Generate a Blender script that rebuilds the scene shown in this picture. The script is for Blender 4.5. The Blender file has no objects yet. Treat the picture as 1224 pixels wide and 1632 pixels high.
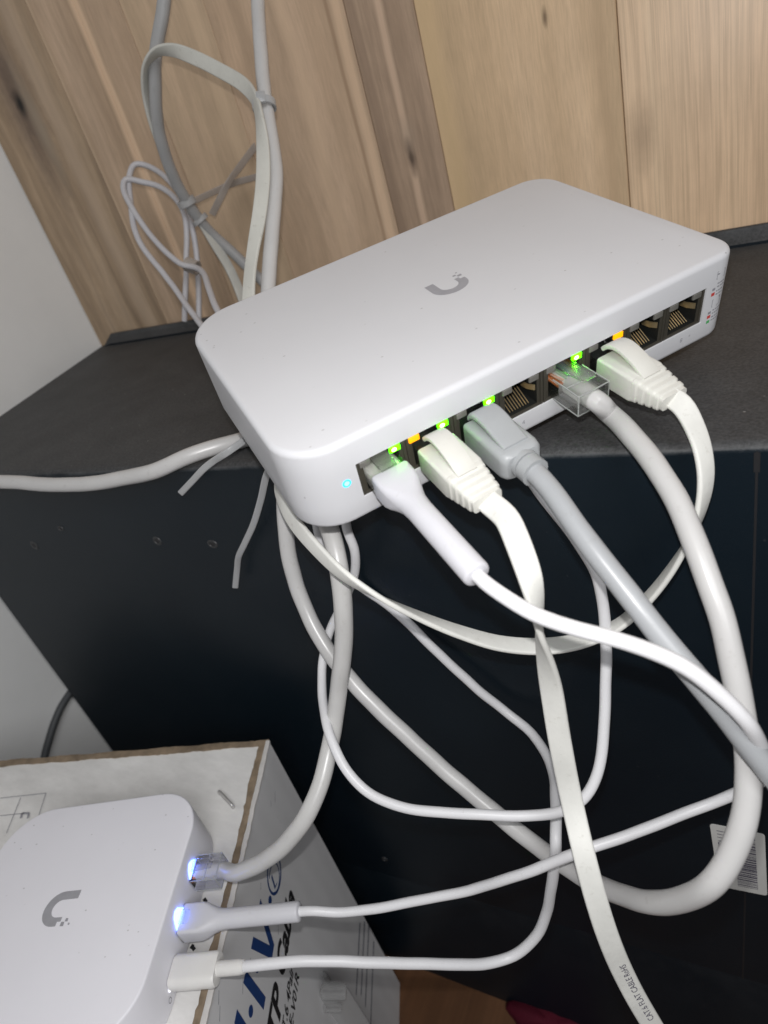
import bpy, bmesh, math, random
from mathutils import Vector, Matrix
random.seed(7)
SC = bpy.context.scene
COL = SC.collection
MM = 0.001
# ------------------------------------------------------------------ camera
RW = Matrix(((0.8764469993995507, 0.016118032165209704, -0.48122849695611863),
             (0.40417749194248836, -0.5678121040649533, 0.7170982983415942),
             (-0.2616891519543818, -0.8230003788069916, -0.5041717606460566)))   # photo axes (right, down, forward) -> world
FPX = 1050.0
CAM = Vector((0, 0, 106.0))                  # millimetres above the cabinet top
cam_d = bpy.data.cameras.new('camera'); cam = bpy.data.objects.new('camera', cam_d); COL.objects.link(cam)
cam_d.sensor_fit = 'VERTICAL'; cam_d.sensor_height = 36.0; cam_d.lens = 36.0 * FPX / 1632.0
cam_d.clip_start = 0.01; cam_d.clip_end = 20
R4 = Matrix((RW.col[0], -RW.col[1], -RW.col[2])).transposed().to_4x4()
cam.matrix_world = Matrix.Translation(CAM * MM) @ R4
cam_d.dof.use_dof = True; cam_d.dof.focus_distance = 0.235; cam_d.dof.aperture_fstop = 15.0
SC.camera = cam
# ------------------------------------------------------------------ light: phone flash beside the lens, dim room, added soft fill
world = bpy.data.worlds.new('World'); SC.world = world; world.use_nodes = True
bg = world.node_tree.nodes['Background']; bg.inputs[0].default_value = (0.95, 0.97, 1.0, 1); bg.inputs[1].default_value = 0.10
fl_d = bpy.data.lights.new('phone_flash', 'POINT'); fl_d.energy = 1.5; fl_d.shadow_soft_size = 0.0022
fl_d.color = (1.0, 0.985, 0.975)
fl = bpy.data.objects.new('phone_flash', fl_d); COL.objects.link(fl)
fl.location = (CAM + RW @ Vector((-2.0, -16.0, 0.0))) * MM
rl_d = bpy.data.lights.new('added_fill', 'AREA'); rl_d.shape = 'DISK'; rl_d.size = 0.8; rl_d.energy = 9.4; rl_d.color = (0.985, 0.99, 1.0)  # added soft fill behind the camera, lifts the distant surfaces
rl_o = bpy.data.objects.new('added_fill', rl_d); COL.objects.link(rl_o); rl_o.location = (0.70, -0.64, 0.95)
rl_o.rotation_euler = (Vector((-0.15, 0.25, 0.0)) - rl_o.location).to_track_quat('-Z', 'Y').to_euler()
SC.view_settings.view_transform = 'Standard'; SC.view_settings.look = 'None'
SC.view_settings.exposure = 0.0; SC.view_settings.gamma = 1.0
SC.render.resolution_x = 768; SC.render.resolution_y = 1024
try:
    SC.cycles.max_bounces = 10; SC.cycles.transparent_max_bounces = 16; SC.cycles.use_denoising = True
except Exception: pass

# ------------------------------------------------------------------ where photo points lie in space (mm)
def ray(u, v): return RW @ Vector((u - 612.0, v - 816.0, FPX))
def P(u, v, d): return CAM + ray(u, v) * (d / FPX)              # at depth d from the lens
def hit(u, v, axis, val):
    k = ray(u, v); return CAM + k * ((val - CAM[axis]) / k[axis])
def front_y(x): return 187.9 + 0.0235 * x                      # the cabinet's front face
def front(u, v, s=0.0):
    k = ray(u, v); t = (187.9 - s + 0.0235 * CAM.x - CAM.y) / (k.y - 0.0235 * k.x); return CAM + k * t

def over(u, v, clear):
    """the point seen at (u, v) that floats `clear` mm off the cabinet's top or front"""
    a = hit(u, v, 2, clear)
    return a if a.y > front_y(a.x) - clear * .6 else front(u, v, clear)
# ------------------------------------------------------------------ materials
def new_mat(name):
    m = bpy.data.materials.new(name); m.use_nodes = True
    nt = m.node_tree; return m, nt, nt.nodes['Principled BSDF']
def N(nt, typ, **kw):
    n = nt.nodes.new(typ)
    for k, v in kw.items(): setattr(n, k, v)
    return n
def mix_rgb(nt, fac, a, b, blend='MIX'):
    n = N(nt, 'ShaderNodeMix', data_type='RGBA', blend_type=blend)
    for s, val in ((0, fac), (6, a), (7, b)):
        if isinstance(val, bpy.types.NodeSocket): nt.links.new(val, n.inputs[s])
        elif s == 0: n.inputs[0].default_value = val
        else: n.inputs[s].default_value = (*val[:3], 1)
    return n.outputs[2]
def ramp(nt, fac, stops):
    n = N(nt, 'ShaderNodeValToRGB'); nt.links.new(fac, n.inputs[0])
    e = n.color_ramp.elements
    while len(e) < len(stops): e.new(0.5)
    for el, (p, c) in zip(e, stops):
        el.position = p; el.color = (*c, 1) if len(c) == 3 else c
    return n.outputs[0]
def noise(nt, vec, scale, detail=3, rough=0.5, dist=0.0):
    n = N(nt, 'ShaderNodeTexNoise'); n.inputs['Scale'].default_value = scale; n.inputs['Detail'].default_value = detail
    n.inputs['Roughness'].default_value = rough; n.inputs['Distortion'].default_value = dist
    if vec is not None: nt.links.new(vec, n.inputs['Vector'])
    return n.outputs['Fac']
def mapping(nt, vec, loc=(0, 0, 0), scale=(1, 1, 1)):
    n = N(nt, 'ShaderNodeMapping'); n.inputs['Location'].default_value = loc; n.inputs['Scale'].default_value = scale
    nt.links.new(vec, n.inputs['Vector']); return n.outputs[0]
def objco(nt): return N(nt, 'ShaderNodeTexCoord').outputs['Object']
def math_n(nt, op, a, b=None, clamp=False):
    n = N(nt, 'ShaderNodeMath', operation=op, use_clamp=clamp)
    for i, val in ((0, a), (1, b)):
        if val is None: continue
        if isinstance(val, bpy.types.NodeSocket): nt.links.new(val, n.inputs[i])
        else: n.inputs[i].default_value = val
    return n.outputs[0]
def bump(nt, bsdf, h, strength=0.2, dist=0.0003):
    n = N(nt, 'ShaderNodeBump'); n.inputs['Strength'].default_value = strength; n.inputs['Distance'].default_value = dist
    nt.links.new(h, n.inputs['Height']); nt.links.new(n.outputs[0], bsdf.inputs['Normal'])
def B3(c): return tuple(c)

def plastic(name, col, rough=0.4, mott=0.05, spec=0.5, grime=0.0, gscale=60, bmp=0.0, bscale=3000, sss=0.0):
    m, nt, b = new_mat(name); co = objco(nt)
    n1 = noise(nt, co, gscale, 5, 0.6)
    d = tuple(c * (1 - mott) for c in col); l = tuple(min(1, c * (1 + mott * 0.6)) for c in col)
    c = ramp(nt, n1, [(0.3, d), (0.7, l)])
    if grime > 0:
        g = noise(nt, mapping(nt, co, (3, 5, 1)), gscale * 6, 4, 0.7)
        gf = math_n(nt, 'MULTIPLY', ramp(nt, g, [(0.60, (0, 0, 0)), (0.72, (1, 1, 1))]), grime)
        c = mix_rgb(nt, gf, c, tuple(x * 0.55 for x in (col[0], col[1] * .95, col[2] * .85)))
    nt.links.new(c, b.inputs['Base Color'])
    b.inputs['Roughness'].default_value = rough; b.inputs['Specular IOR Level'].default_value = spec
    if bmp > 0: bump(nt, b, noise(nt, co, bscale, 2, 0.5), bmp, 0.00015)
    if sss > 0:
        b.inputs['Subsurface Weight'].default_value = sss; b.inputs['Subsurface Radius'].default_value = (0.002, 0.0018, 0.0015)
        b.inputs['Subsurface Scale'].default_value = 0.5
    return m
def shell_white(name, col, specks=True):
    m, nt, b = new_mat(name); co = objco(nt)
    c = ramp(nt, noise(nt, co, 25, 4, 0.6), [(0.3, tuple(x * .97 for x in col)), (0.7, col)])
    # scattered lint and scuffs
    v = N(nt, 'ShaderNodeTexVoronoi'); v.inputs['Scale'].default_value = 170; v.inputs['Randomness'].default_value = 1
    nt.links.new(mapping(nt, co, (0.3, 0.1, 0), (1, 1.6, 1)), v.inputs['Vector'])
    sp = ramp(nt, v.outputs['Distance'], [(0.045, (1, 1, 1)), (0.10, (0, 0, 0))])
    keep = ramp(nt, N_col_to_val(nt, v.outputs['Color']), [(0.62, (0, 0, 0)), (0.70, (1, 1, 1))])
    f = math_n(nt, 'MULTIPLY', math_n(nt, 'MULTIPLY', sp, keep), 0.62)
    c = mix_rgb(nt, f, c, (0.32, 0.31, 0.31))
    s2 = ramp(nt, noise(nt, mapping(nt, co, (7, 2, 3), (1, 2.2, 1)), 210, 5, 0.7), [(0.68, (0, 0, 0)), (0.76, (1, 1, 1))])
    c = mix_rgb(nt, math_n(nt, 'MULTIPLY', s2, 0.14), c, (0.45, 0.44, 0.43))
    nt.links.new(c, b.inputs['Base Color']); b.inputs['Roughness'].default_value = 0.48; b.inputs['Specular IOR Level'].default_value = 0.35
    bump(nt, b, noise(nt, co, 2600, 2), 0.06, 0.0001)
    return m
def N_col_to_val(nt, col):
    s = N(nt, 'ShaderNodeSeparateColor'); nt.links.new(col, s.inputs[0]); return s.outputs[0]
def flat_mat(name, col, rough=0.5, metal=0.0, spec=0.5):
    m, nt, b = new_mat(name)
    c = ramp(nt, noise(nt, objco(nt), 400, 3), [(0.3, tuple(x * .9 for x in col)), (0.7, col)])
    nt.links.new(c, b.inputs['Base Color'])
    b.inputs['Roughness'].default_value = rough; b.inputs['Metallic'].default_value = metal; b.inputs['Specular IOR Level'].default_value = spec
    return m
def glow(name, col, strength):
    m, nt, b = new_mat(name); b.inputs['Base Color'].default_value = (*[c * .5 for c in col], 1)
    b.inputs['Emission Color'].default_value = (*col, 1); b.inputs['Emission Strength'].default_value = strength
    return m
def crystal(name, tint, share, rough=0.08):
    m = bpy.data.materials.new(name); m.use_nodes = True; nt = m.node_tree
    b = nt.nodes['Principled BSDF']; b.inputs['Base Color'].default_value = (*tint, 1); b.inputs['Roughness'].default_value = rough
    b.inputs['Transmission Weight'].default_value = 1.0; b.inputs['IOR'].default_value = 1.5; b.inputs['Specular IOR Level'].default_value = 0.7
    t = N(nt, 'ShaderNodeBsdfTransparent'); t.inputs[0].default_value = (*[.4 + .6 * c for c in tint], 1)
    mx = N(nt, 'ShaderNodeMixShader'); mx.inputs[0].default_value = share; nt.links.new(t.outputs[0], mx.inputs[1]); nt.links.new(b.outputs[0], mx.inputs[2])
    nt.links.new(mx.outputs[0], nt.nodes['Material Output'].inputs[0]); return m
def clear(name, tint, gl=0.25, opacity=0.25, rough=0.12):
    m = bpy.data.materials.new(name); m.use_nodes = True; nt = m.node_tree
    b = nt.nodes['Principled BSDF']; b.inputs['Base Color'].default_value = (*tint, 1); b.inputs['Roughness'].default_value = rough
    b.inputs['Specular IOR Level'].default_value = 0.8
    t = N(nt, 'ShaderNodeBsdfTransparent'); t.inputs[0].default_value = (*[0.55 + .45 * c for c in tint], 1)
    fr = N(nt, 'ShaderNodeLayerWeight'); fr.inputs[0].default_value = gl
    f = math_n(nt, 'ADD', math_n(nt, 'MULTIPLY', fr.outputs['Facing'], 0.6), opacity, True)
    mx = N(nt, 'ShaderNodeMixShader'); nt.links.new(f, mx.inputs[0]); nt.links.new(t.outputs[0], mx.inputs[1]); nt.links.new(b.outputs[0], mx.inputs[2])
    nt.links.new(mx.outputs[0], nt.nodes['Material Output'].inputs[0]); return m

M = {}
M['shell'] = shell_white('white_shell', (0.66, 0.665, 0.69))
M['gshell'] = shell_white('gateway_shell', (0.85, 0.845, 0.90))
M['logo'] = flat_mat('grey_print', (0.36, 0.36, 0.39), 0.5)
M['jack'] = flat_mat('jack_shield', (0.085, 0.078, 0.062), 0.38, 0.4)
M['jackdark'] = flat_mat('jack_cavity', (0.012, 0.013, 0.012), 0.5)
M['gold'] = flat_mat('gold_contact', (0.58, 0.45, 0.25), 0.3, 0.8)
M['ledoff'] = flat_mat('led_window', (0.17, 0.165, 0.15), 0.35)
M['ledgreen'] = glow('led_green', (0.07, 1.0, 0.0), 5.5)
M['diode'] = glow('green_diode_core', (0.22, 1.0, 0.06), 45.0)
M['ledamber'] = glow('led_amber', (1.0, 0.36, 0.0), 1.5)
M['ledblue'] = glow('led_cyan', (0.04, 0.5, 1.0), 2.2)
M['ledviolet'] = glow('led_violet', (0.13, 0.23, 1.0), 7.0)
M['cream'] = plastic('cream_plastic', (0.66, 0.655, 0.61), 0.42, 0.05, 0.45, 0.15, 80, 0.04, 1500)
M['creamflat'] = plastic('cream_flat_jacket', (0.72, 0.72, 0.685), 0.5, 0.09, 0.35, 0.35, 60, 0.5, 420)
M['thick'] = plastic('thick_white_jacket', (0.54, 0.535, 0.53), 0.30, 0.05, 0.5, 0.22, 45, 0.03, 600)
M['thickg'] = plastic('pale_grey_jacket', (0.57, 0.565, 0.555), 0.30, 0.05, 0.5, 0.2, 45, 0.03, 600)
M['thin'] = plastic('thin_white_jacket', (0.74, 0.74, 0.76), 0.38, 0.03, 0.4, 0.2, 70)
M['boot'] = plastic('white_boot', (0.60, 0.60, 0.635), 0.42, 0.03, 0.4, 0.12, 70)
M['usb'] = plastic('white_usb_housing', (0.76, 0.75, 0.73), 0.35, 0.04, 0.45, 0.1, 60)
M['grey'] = plastic('grey_jacket', (0.36, 0.373, 0.387), 0.33, 0.05, 0.5, 0.2, 45)
M['greyboot'] = plastic('grey_boot', (0.36, 0.375, 0.385), 0.40, 0.04, 0.45, 0.1, 60)
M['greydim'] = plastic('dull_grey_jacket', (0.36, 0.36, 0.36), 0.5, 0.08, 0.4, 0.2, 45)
M['creamshade'] = plastic('shaded_cream_jacket', (0.56, 0.555, 0.51), 0.55, 0.09, 0.3, 0.35, 60, 0.5, 420)  # cream flat jacket with the weaker light behind the switch painted in
M['thinshade'] = plastic('shaded_white_jacket', (0.52, 0.51, 0.53), 0.45, 0.06, 0.4, 0.25, 60)  # thin white jacket, darkened to stand in for dimmer light at the back
M['darkcord'] = plastic('dark_grey_cord', (0.075, 0.08, 0.085), 0.5, 0.1, 0.4)
M['tie'] = clear('nylon_tie', (0.50, 0.51, 0.52), 0.3, 0.62, 0.35)
M['tiebrown'] = clear('smoky_tie', (0.46, 0.41, 0.37), 0.3, 0.6, 0.4)
M['clear'] = crystal('clear_plug', (0.94, 0.95, 0.93), 0.55, 0.24)
M['cleargw'] = crystal('clear_plug_blue', (0.91, 0.92, 0.99), 0.28)
M['edge'] = clear('painted_edge', (0.55, 0.57, 0.56), 0.3, 0.45, 0.2)  # grey for the edge light drawn onto clear plugs
M['frost'] = clear('frosted_plastic', (0.62, 0.62, 0.62), 0.45, 0.10, 0.2)
M['orange'] = flat_mat('orange_wire', (0.75, 0.22, 0.06)); M['wirewhite'] = flat_mat('white_wire', (0.75, 0.74, 0.7))
M['wireblue'] = flat_mat('blue_wire', (0.1, 0.2, 0.55)); M['wiregreen'] = flat_mat('green_wire', (0.12, 0.45, 0.15))
M['ink'] = flat_mat('black_ink', (0.012, 0.012, 0.014), 0.6); M['inkgrey'] = flat_mat('grey_ink', (0.30, 0.30, 0.33), 0.6)
M['inkblue'] = flat_mat('blue_ink', (0.012, 0.05, 0.19), 0.6); M['inkred'] = flat_mat('red_ink', (0.6, 0.07, 0.06), 0.6)
M['inkgreen'] = flat_mat('green_ink', (0.08, 0.42, 0.13), 0.6); M['inkviolet'] = flat_mat('violet_ink', (0.07, 0.06, 0.11), 0.6)
M['inkline'] = flat_mat('navy_ink', (0.035, 0.04, 0.09), 0.6)
M['label'] = plastic('paper_label', (0.62, 0.62, 0.60), 0.55, 0.04)
M['steel'] = flat_mat('staple_steel', (0.55, 0.54, 0.53), 0.35, 0.45)
M['screw'] = flat_mat('dark_screw', (0.03, 0.031, 0.033), 0.45, 0.0)
M['redcloth'] = plastic('dark_red_cloth', (0.085, 0.006, 0.018), 0.8, 0.3, 0.2, 0, 40, 0.3, 900)

def black_steel():
    m, nt, b = new_mat('black_powder_coat'); co = objco(nt)
    # front face: smooth dark enamel; top: dustier
    geo = N(nt, 'ShaderNodeNewGeometry'); sx = N(nt, 'ShaderNodeSeparateXYZ'); nt.links.new(geo.outputs['Normal'], sx.inputs[0])
    up = ramp(nt, sx.outputs['Z'], [(0.30, (0, 0, 0)), (0.62, (1, 1, 1))])
    base = ramp(nt, noise(nt, co, 18, 4), [(0.3, (0.003, 0.0075, 0.0125)), (0.7, (0.0052, 0.0105, 0.0158))])
    dust = ramp(nt, noise(nt, co, 30, 6, 0.65), [(0.3, (0.045, 0.0458, 0.0475)), (0.75, (0.070, 0.071, 0.073))])
    c = mix_rgb(nt, up, base, dust)
    g = noise(nt, co, 850, 3, 0.7)
    fine = ramp(nt, g, [(0.35, (0.70, 0.70, 0.70)), (0.7, (1.32, 1.32, 1.32))])
    c = mix_rgb(nt, up, c, mix_rgb(nt, 1.0, c, fine, 'MULTIPLY'))
    v = N(nt, 'ShaderNodeTexVoronoi'); v.inputs['Scale'].default_value = 130; nt.links.new(co, v.inputs['Vector'])
    sp = ramp(nt, v.outputs['Distance'], [(0.035, (1, 1, 1)), (0.07, (0, 0, 0))])
    keep = ramp(nt, N_col_to_val(nt, v.outputs['Color']), [(0.52, (0, 0, 0)), (0.62, (1, 1, 1))])
    f = math_n(nt, 'MULTIPLY', math_n(nt, 'MULTIPLY', sp, keep), math_n(nt, 'ADD', math_n(nt, 'MULTIPLY', up, 0.45), 0.04))
    c = mix_rgb(nt, f, c, (0.35, 0.35, 0.34))
    sc_ = ramp(nt, noise(nt, mapping(nt, co, (2, 1, 4), (0.5, 3, 1)), 420, 3, 0.7), [(0.74, (0, 0, 0)), (0.8, (1, 1, 1))])
    c = mix_rgb(nt, math_n(nt, 'MULTIPLY', sc_, 0.10), c, (0.3, 0.3, 0.3))
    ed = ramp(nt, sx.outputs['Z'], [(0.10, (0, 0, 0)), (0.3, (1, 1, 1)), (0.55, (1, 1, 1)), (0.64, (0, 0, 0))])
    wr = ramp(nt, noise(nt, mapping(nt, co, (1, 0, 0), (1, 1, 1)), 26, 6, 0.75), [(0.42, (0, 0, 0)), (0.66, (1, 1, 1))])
    c = mix_rgb(nt, math_n(nt, 'MULTIPLY', math_n(nt, 'MULTIPLY', ed, wr), 0.55), c, (0.14, 0.145, 0.15))  # scuffing along the bend, its bright highlight painted into the colour
    nt.links.new(c, b.inputs['Base Color'])
    rr_ = math_n(nt, 'ADD', math_n(nt, 'MULTIPLY', up, 0.22), 0.40); nt.links.new(rr_, b.inputs['Roughness'])
    b.inputs['Specular IOR Level'].default_value = 0.28
    bump(nt, b, noise(nt, co, 1100, 2), 0.4, 0.00014)
    return m
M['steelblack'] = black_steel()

def wall_white():
    m, nt, b = new_mat('white_wall_paint'); co = objco(nt)
    c = ramp(nt, noise(nt, co, 14, 6, 0.6), [(0.3, (0.82, 0.82, 0.81)), (0.7, (0.88, 0.88, 0.87))])
    nt.links.new(c, b.inputs['Base Color']); b.inputs['Roughness'].default_value = 0.7
    bump(nt, b, noise(nt, co, 220, 4), 0.12, 0.0006); return m
M['wall'] = wall_white()

def wood(name, cols, seed, band=9.0, dist=3.0, fine=260.0, finew=0.25, streaks=(), knots=(), axis_tilt=0.0, rough=0.55, spec=0.4, bright=1.8, red=1.0, run=0.05):
    """cols: dark, mid, light. streaks: (x, half width, colour, strength); knots: (x, z, rx, rz, colour, strength); metres in the plank's object space"""
    m, nt, b = new_mat(name); co = objco(nt)
    warp = noise(nt, mapping(nt, co, (seed, seed * .7, 0), (6, 1, 2.0)), 2.2, 3)
    sx = N(nt, 'ShaderNodeSeparateXYZ'); nt.links.new(co, sx.inputs[0])
    wx = math_n(nt, 'ADD', sx.outputs['X'], math_n(nt, 'MULTIPLY', math_n(nt, 'SUBTRACT', warp, 0.5), 0.02 * dist / 3))
    cb = N(nt, 'ShaderNodeCombineXYZ'); nt.links.new(wx, cb.inputs[0]); cb.inputs[1].default_value = seed
    nt.links.new(math_n(nt, 'MULTIPLY', sx.outputs['Z'], run), cb.inputs[2])
    broad = noise(nt, cb.outputs[0], band * 6, 4, 0.55)
    rings = noise(nt, cb.outputs[0], fine, 3, 0.6)
    cb2 = N(nt, 'ShaderNodeCombineXYZ'); nt.links.new(wx, cb2.inputs[0]); cb2.inputs[1].default_value = seed + 3
    nt.links.new(math_n(nt, 'MULTIPLY', sx.outputs['Z'], run * .8), cb2.inputs[2])
    fib = noise(nt, cb2.outputs[0], 1600, 2, 0.6)
    tn = (1.06 * bright * red, 0.975 * bright, 0.90 * bright)
    cols = tuple(tuple(min(.85, x * t_) for x, t_ in zip(cc, tn)) for cc in cols)
    c = ramp(nt, broad, [(0.30, cols[0]), (0.5, cols[1]), (0.70, cols[2])])
    c = mix_rgb(nt, math_n(nt, 'MULTIPLY', ramp(nt, rings, [(0.38, (1, 1, 1)), (0.56, (0, 0, 0))]), finew), c, tuple(x * .62 for x in cols[0]))
    c = mix_rgb(nt, math_n(nt, 'MULTIPLY', ramp(nt, fib, [(0.35, (1, 1, 1)), (0.6, (0, 0, 0))]), 0.18), c, tuple(x * .6 for x in cols[0]))
    pore = noise(nt, mapping(nt, co, (seed, 0, 0), (1, 1, run * .7)), 2600, 2, 0.6)
    c = mix_rgb(nt, math_n(nt, 'MULTIPLY', ramp(nt, pore, [(0.40, (1, 1, 1)), (0.52, (0, 0, 0))]), 0.15), c, tuple(x * .55 for x in cols[0]))
    mot = noise(nt, mapping(nt, co, (seed * 2, 0, 0), (1, 1, 0.45)), 38, 5, 0.65)
    c = mix_rgb(nt, 0.5, c, ramp(nt, mot, [(0.3, (0.80, 0.80, 0.80)), (0.7, (1.18, 1.18, 1.18))]), 'MULTIPLY')
    for (x0, hw, col, st) in streaks:
        wob = math_n(nt, 'MULTIPLY', math_n(nt, 'SUBTRACT', noise(nt, mapping(nt, co, (x0 * 50, seed, 0), (0, 0, 1)), 16, 3), 0.5), hw * 1.2)
        d = math_n(nt, 'ABSOLUTE', math_n(nt, 'SUBTRACT', math_n(nt, 'ADD', sx.outputs['X'], wob), x0))
        f = ramp(nt, math_n(nt, 'DIVIDE', d, hw), [(0.35, (st, st, st)), (1.0, (0, 0, 0))])
        c = mix_rgb(nt, f, c, tuple(min(.85, x * t_) for x, t_ in zip(col, tn)))
    for (kx, kz, rx, rz, col, st) in knots:
        dx = math_n(nt, 'DIVIDE', math_n(nt, 'SUBTRACT', sx.outputs['X'], kx), rx)
        dz = math_n(nt, 'DIVIDE', math_n(nt, 'SUBTRACT', sx.outputs['Z'], kz), rz)
        d = math_n(nt, 'SQRT', math_n(nt, 'ADD', math_n(nt, 'MULTIPLY', dx, dx), math_n(nt, 'MULTIPLY', dz, dz)))
        d = math_n(nt, 'ADD', d, math_n(nt, 'MULTIPLY', math_n(nt, 'SUBTRACT', noise(nt, co, 160, 3), 0.5), 0.5))
        f = ramp(nt, d, [(0.2, (st, st, st)), (1.0, (0, 0, 0))])
        c = mix_rgb(nt, f, c, col)
    nt.links.new(c, b.inputs['Base Color']); b.inputs['Roughness'].default_value = rough; b.inputs['Specular IOR Level'].default_value = spec
    bump(nt, b, math_n(nt, 'ADD', rings, fib), 0.10, 0.0003)
    return m

def carton_top():
    m, nt, b = new_mat('white_carton_liner'); co = objco(nt)
    c = ramp(nt, noise(nt, mapping(nt, co, (0, 0, 0), (1, 2.4, 1)), 24, 7, 0.7), [(0.3, (0.63, 0.62, 0.605)), (0.7, (0.84, 0.83, 0.815))])
    st = ramp(nt, noise(nt, mapping(nt, co, (4, 2, 0), (1, 1, 1)), 75, 5, 0.7), [(0.66, (0, 0, 0)), (0.76, (1, 1, 1))])
    c = mix_rgb(nt, math_n(nt, 'MULTIPLY', st, 0.5), c, (0.36, 0.30, 0.23))
    sp = ramp(nt, noise(nt, mapping(nt, co, (9, 3, 0)), 300, 4, 0.7), [(0.70, (0, 0, 0)), (0.77, (1, 1, 1))])
    c = mix_rgb(nt, math_n(nt, 'MULTIPLY', sp, 0.4), c, (0.2, 0.18, 0.17))
    nt.links.new(c, b.inputs['Base Color']); b.inputs['Roughness'].default_value = 0.7
    bump(nt, b, noise(nt, co, 60, 4), 0.35, 0.001); return m
def carton_side():
    m, nt, b = new_mat('grey_carton_side'); co = objco(nt)
    # faint flutes of the corrugation, running up the side
    w = N(nt, 'ShaderNodeTexWave'); w.wave_type = 'BANDS'; w.bands_direction = 'X'; w.inputs['Scale'].default_value = 55; w.inputs['Distortion'].default_value = 0.6
    w.inputs['Detail'].default_value = 2; nt.links.new(co, w.inputs['Vector'])
    c = ramp(nt, noise(nt, co, 14, 6, 0.65), [(0.3, (0.70, 0.70, 0.71)), (0.7, (0.78, 0.78, 0.79))])
    c = mix_rgb(nt, math_n(nt, 'MULTIPLY', w.outputs['Fac'], 0.05), c, (0.2, 0.2, 0.2))
    st = ramp(nt, noise(nt, mapping(nt, co, (4, 2, 0), (1, 3, 1)), 45, 5, 0.7), [(0.68, (0, 0, 0)), (0.78, (1, 1, 1))])
    c = mix_rgb(nt, math_n(nt, 'MULTIPLY', st, 0.3), c, (0.2, 0.17, 0.13))
    nt.links.new(c, b.inputs['Base Color']); b.inputs['Roughness'].default_value = 0.65
    bump(nt, b, w.outputs['Fac'], 0.08, 0.0004); return m
M['ctop'] = carton_top(); M['cside'] = carton_side()
M['kraft'] = plastic('torn_kraft', (0.26, 0.20, 0.14), 0.85, 0.35, 0.2, 0.3, 160, 0.6, 900)
M['liner'] = plastic('white_liner_edge', (0.62, 0.60, 0.58), 0.7, 0.06, 0.3, 0.2, 90, 0.2, 700)

# ------------------------------------------------------------------ mesh helpers
class MB:
    def __init__(s): s.v = []; s.f = []; s.m = []
    def add(s, vs, fs, mi=0):
        o = len(s.v); s.v += [Vector(v) for v in vs]; s.f += [tuple(i + o for i in f) for f in fs]; s.m += [mi] * len(fs); return s
    def loft(s, rings, cap0=True, cap1=True, mi=0):
        n = len(rings[0]); vs = [p for r in rings for p in r]; fs = []
        for k in range(len(rings) - 1):
            for i in range(n):
                j = (i + 1) % n; fs.append((k * n + i, k * n + j, (k + 1) * n + j, (k + 1) * n + i))
        if cap0: fs.append(tuple(reversed(range(n))))
        if cap1: fs.append(tuple(range((len(rings) - 1) * n, len(rings) * n)))
        return s.add(vs, fs, mi)
    def box(s, c, sz, mi=0, bev=0.0):
        x, y, z = (q / 2 for q in sz); cx, cy, cz = c
        if bev > 0:
            r = []
            for zz, k in ((-z, bev), (-z + bev, 0), (z - bev, 0), (z, bev)):
                r.append([Vector((cx + a, cy + b_, cz + zz)) for a, b_ in rrect(2 * x - 2 * k, 2 * y - 2 * k, max(bev, .01), 2)])
            return s.loft(r, mi=mi)
        vs = [(cx + a * x, cy + b_ * y, cz + c_ * z) for c_ in (-1, 1) for a, b_ in ((-1, -1), (1, -1), (1, 1), (-1, 1))]
        return s.add(vs, [(3, 2, 1, 0), (4, 5, 6, 7), (0, 1, 5, 4), (1, 2, 6, 5), (2, 3, 7, 6), (3, 0, 4, 7)], mi)
    def xf(s, fn): s.v = [Vector(fn(v)) for v in s.v]; return s
def rrect(w, h, r, n=4):
    r = min(r, w / 2 - 1e-4, h / 2 - 1e-4); out = []
    for cx, cy, a0 in ((w / 2 - r, h / 2 - r, 0), (-w / 2 + r, h / 2 - r, 90), (-w / 2 + r, -h / 2 + r, 180), (w / 2 - r, -h / 2 + r, 270)):
        for k in range(n + 1):
            a = math.radians(a0 + 90 * k / n); out.append((cx + r * math.cos(a), cy + r * math.sin(a)))
    return out
def build(name, mb, mats, parent=None, smooth=True, angle=40, world=True):
    """vertices in mm; world=True: in world space, otherwise in the parent's space"""
    if not isinstance(mats, (list, tuple)): mats = [mats]
    vs = mb.v
    if parent is not None and world:
        inv = root_mm(parent).inverted(); vs = [inv @ v for v in vs]
        org = Vector((0, 0, 0))
    elif parent is None:
        org = Vector((sum(v.x for v in vs), sum(v.y for v in vs), 0)) / max(1, len(vs)); org.z = min(v.z for v in vs)
        vs = [v - org for v in vs]
    else: org = Vector((0, 0, 0))
    me = bpy.data.meshes.new(name); me.from_pydata([tuple(v * MM) for v in vs], [], mb.f)
    for m in mats: me.materials.append(m)
    if len(mats) > 1: me.polygons.foreach_set('material_index', mb.m)
    bm = bmesh.new(); bm.from_mesh(me); bmesh.ops.recalc_face_normals(bm, faces=bm.faces); bm.to_mesh(me); bm.free()
    if smooth:
        me.polygons.foreach_set('use_smooth', [True] * len(me.polygons)); me.set_sharp_from_angle(angle=math.radians(angle))
    o = bpy.data.objects.new(name, me); COL.objects.link(o)
    o.location = org * MM
    if parent is not None: o.parent = parent
    return o
def root_mm(o):
    """accumulated placement of a root (or of a part, whose own placement is identity), in mm"""
    while o.parent is not None: o = o.parent
    m = o.matrix_basis.copy(); m.translation = m.translation / MM; return m
def thing(name, label, cat, loc, rot=None, group=None):
    o = bpy.data.objects.new(name, None); COL.objects.link(o); o.empty_display_size = 0.01
    mw = (rot.to_4x4() if rot is not None else Matrix.Identity(4)); mw.translation = Vector(loc) * MM
    o.matrix_basis = mw; o['label'] = label; o['category'] = cat
    if group: o['group'] = group
    return o
def tag(o, label, cat, group=None):
    o['label'] = label; o['category'] = cat
    if group: o['group'] = group
    return o
def structure(o): o['kind'] = 'structure'; return o

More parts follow.
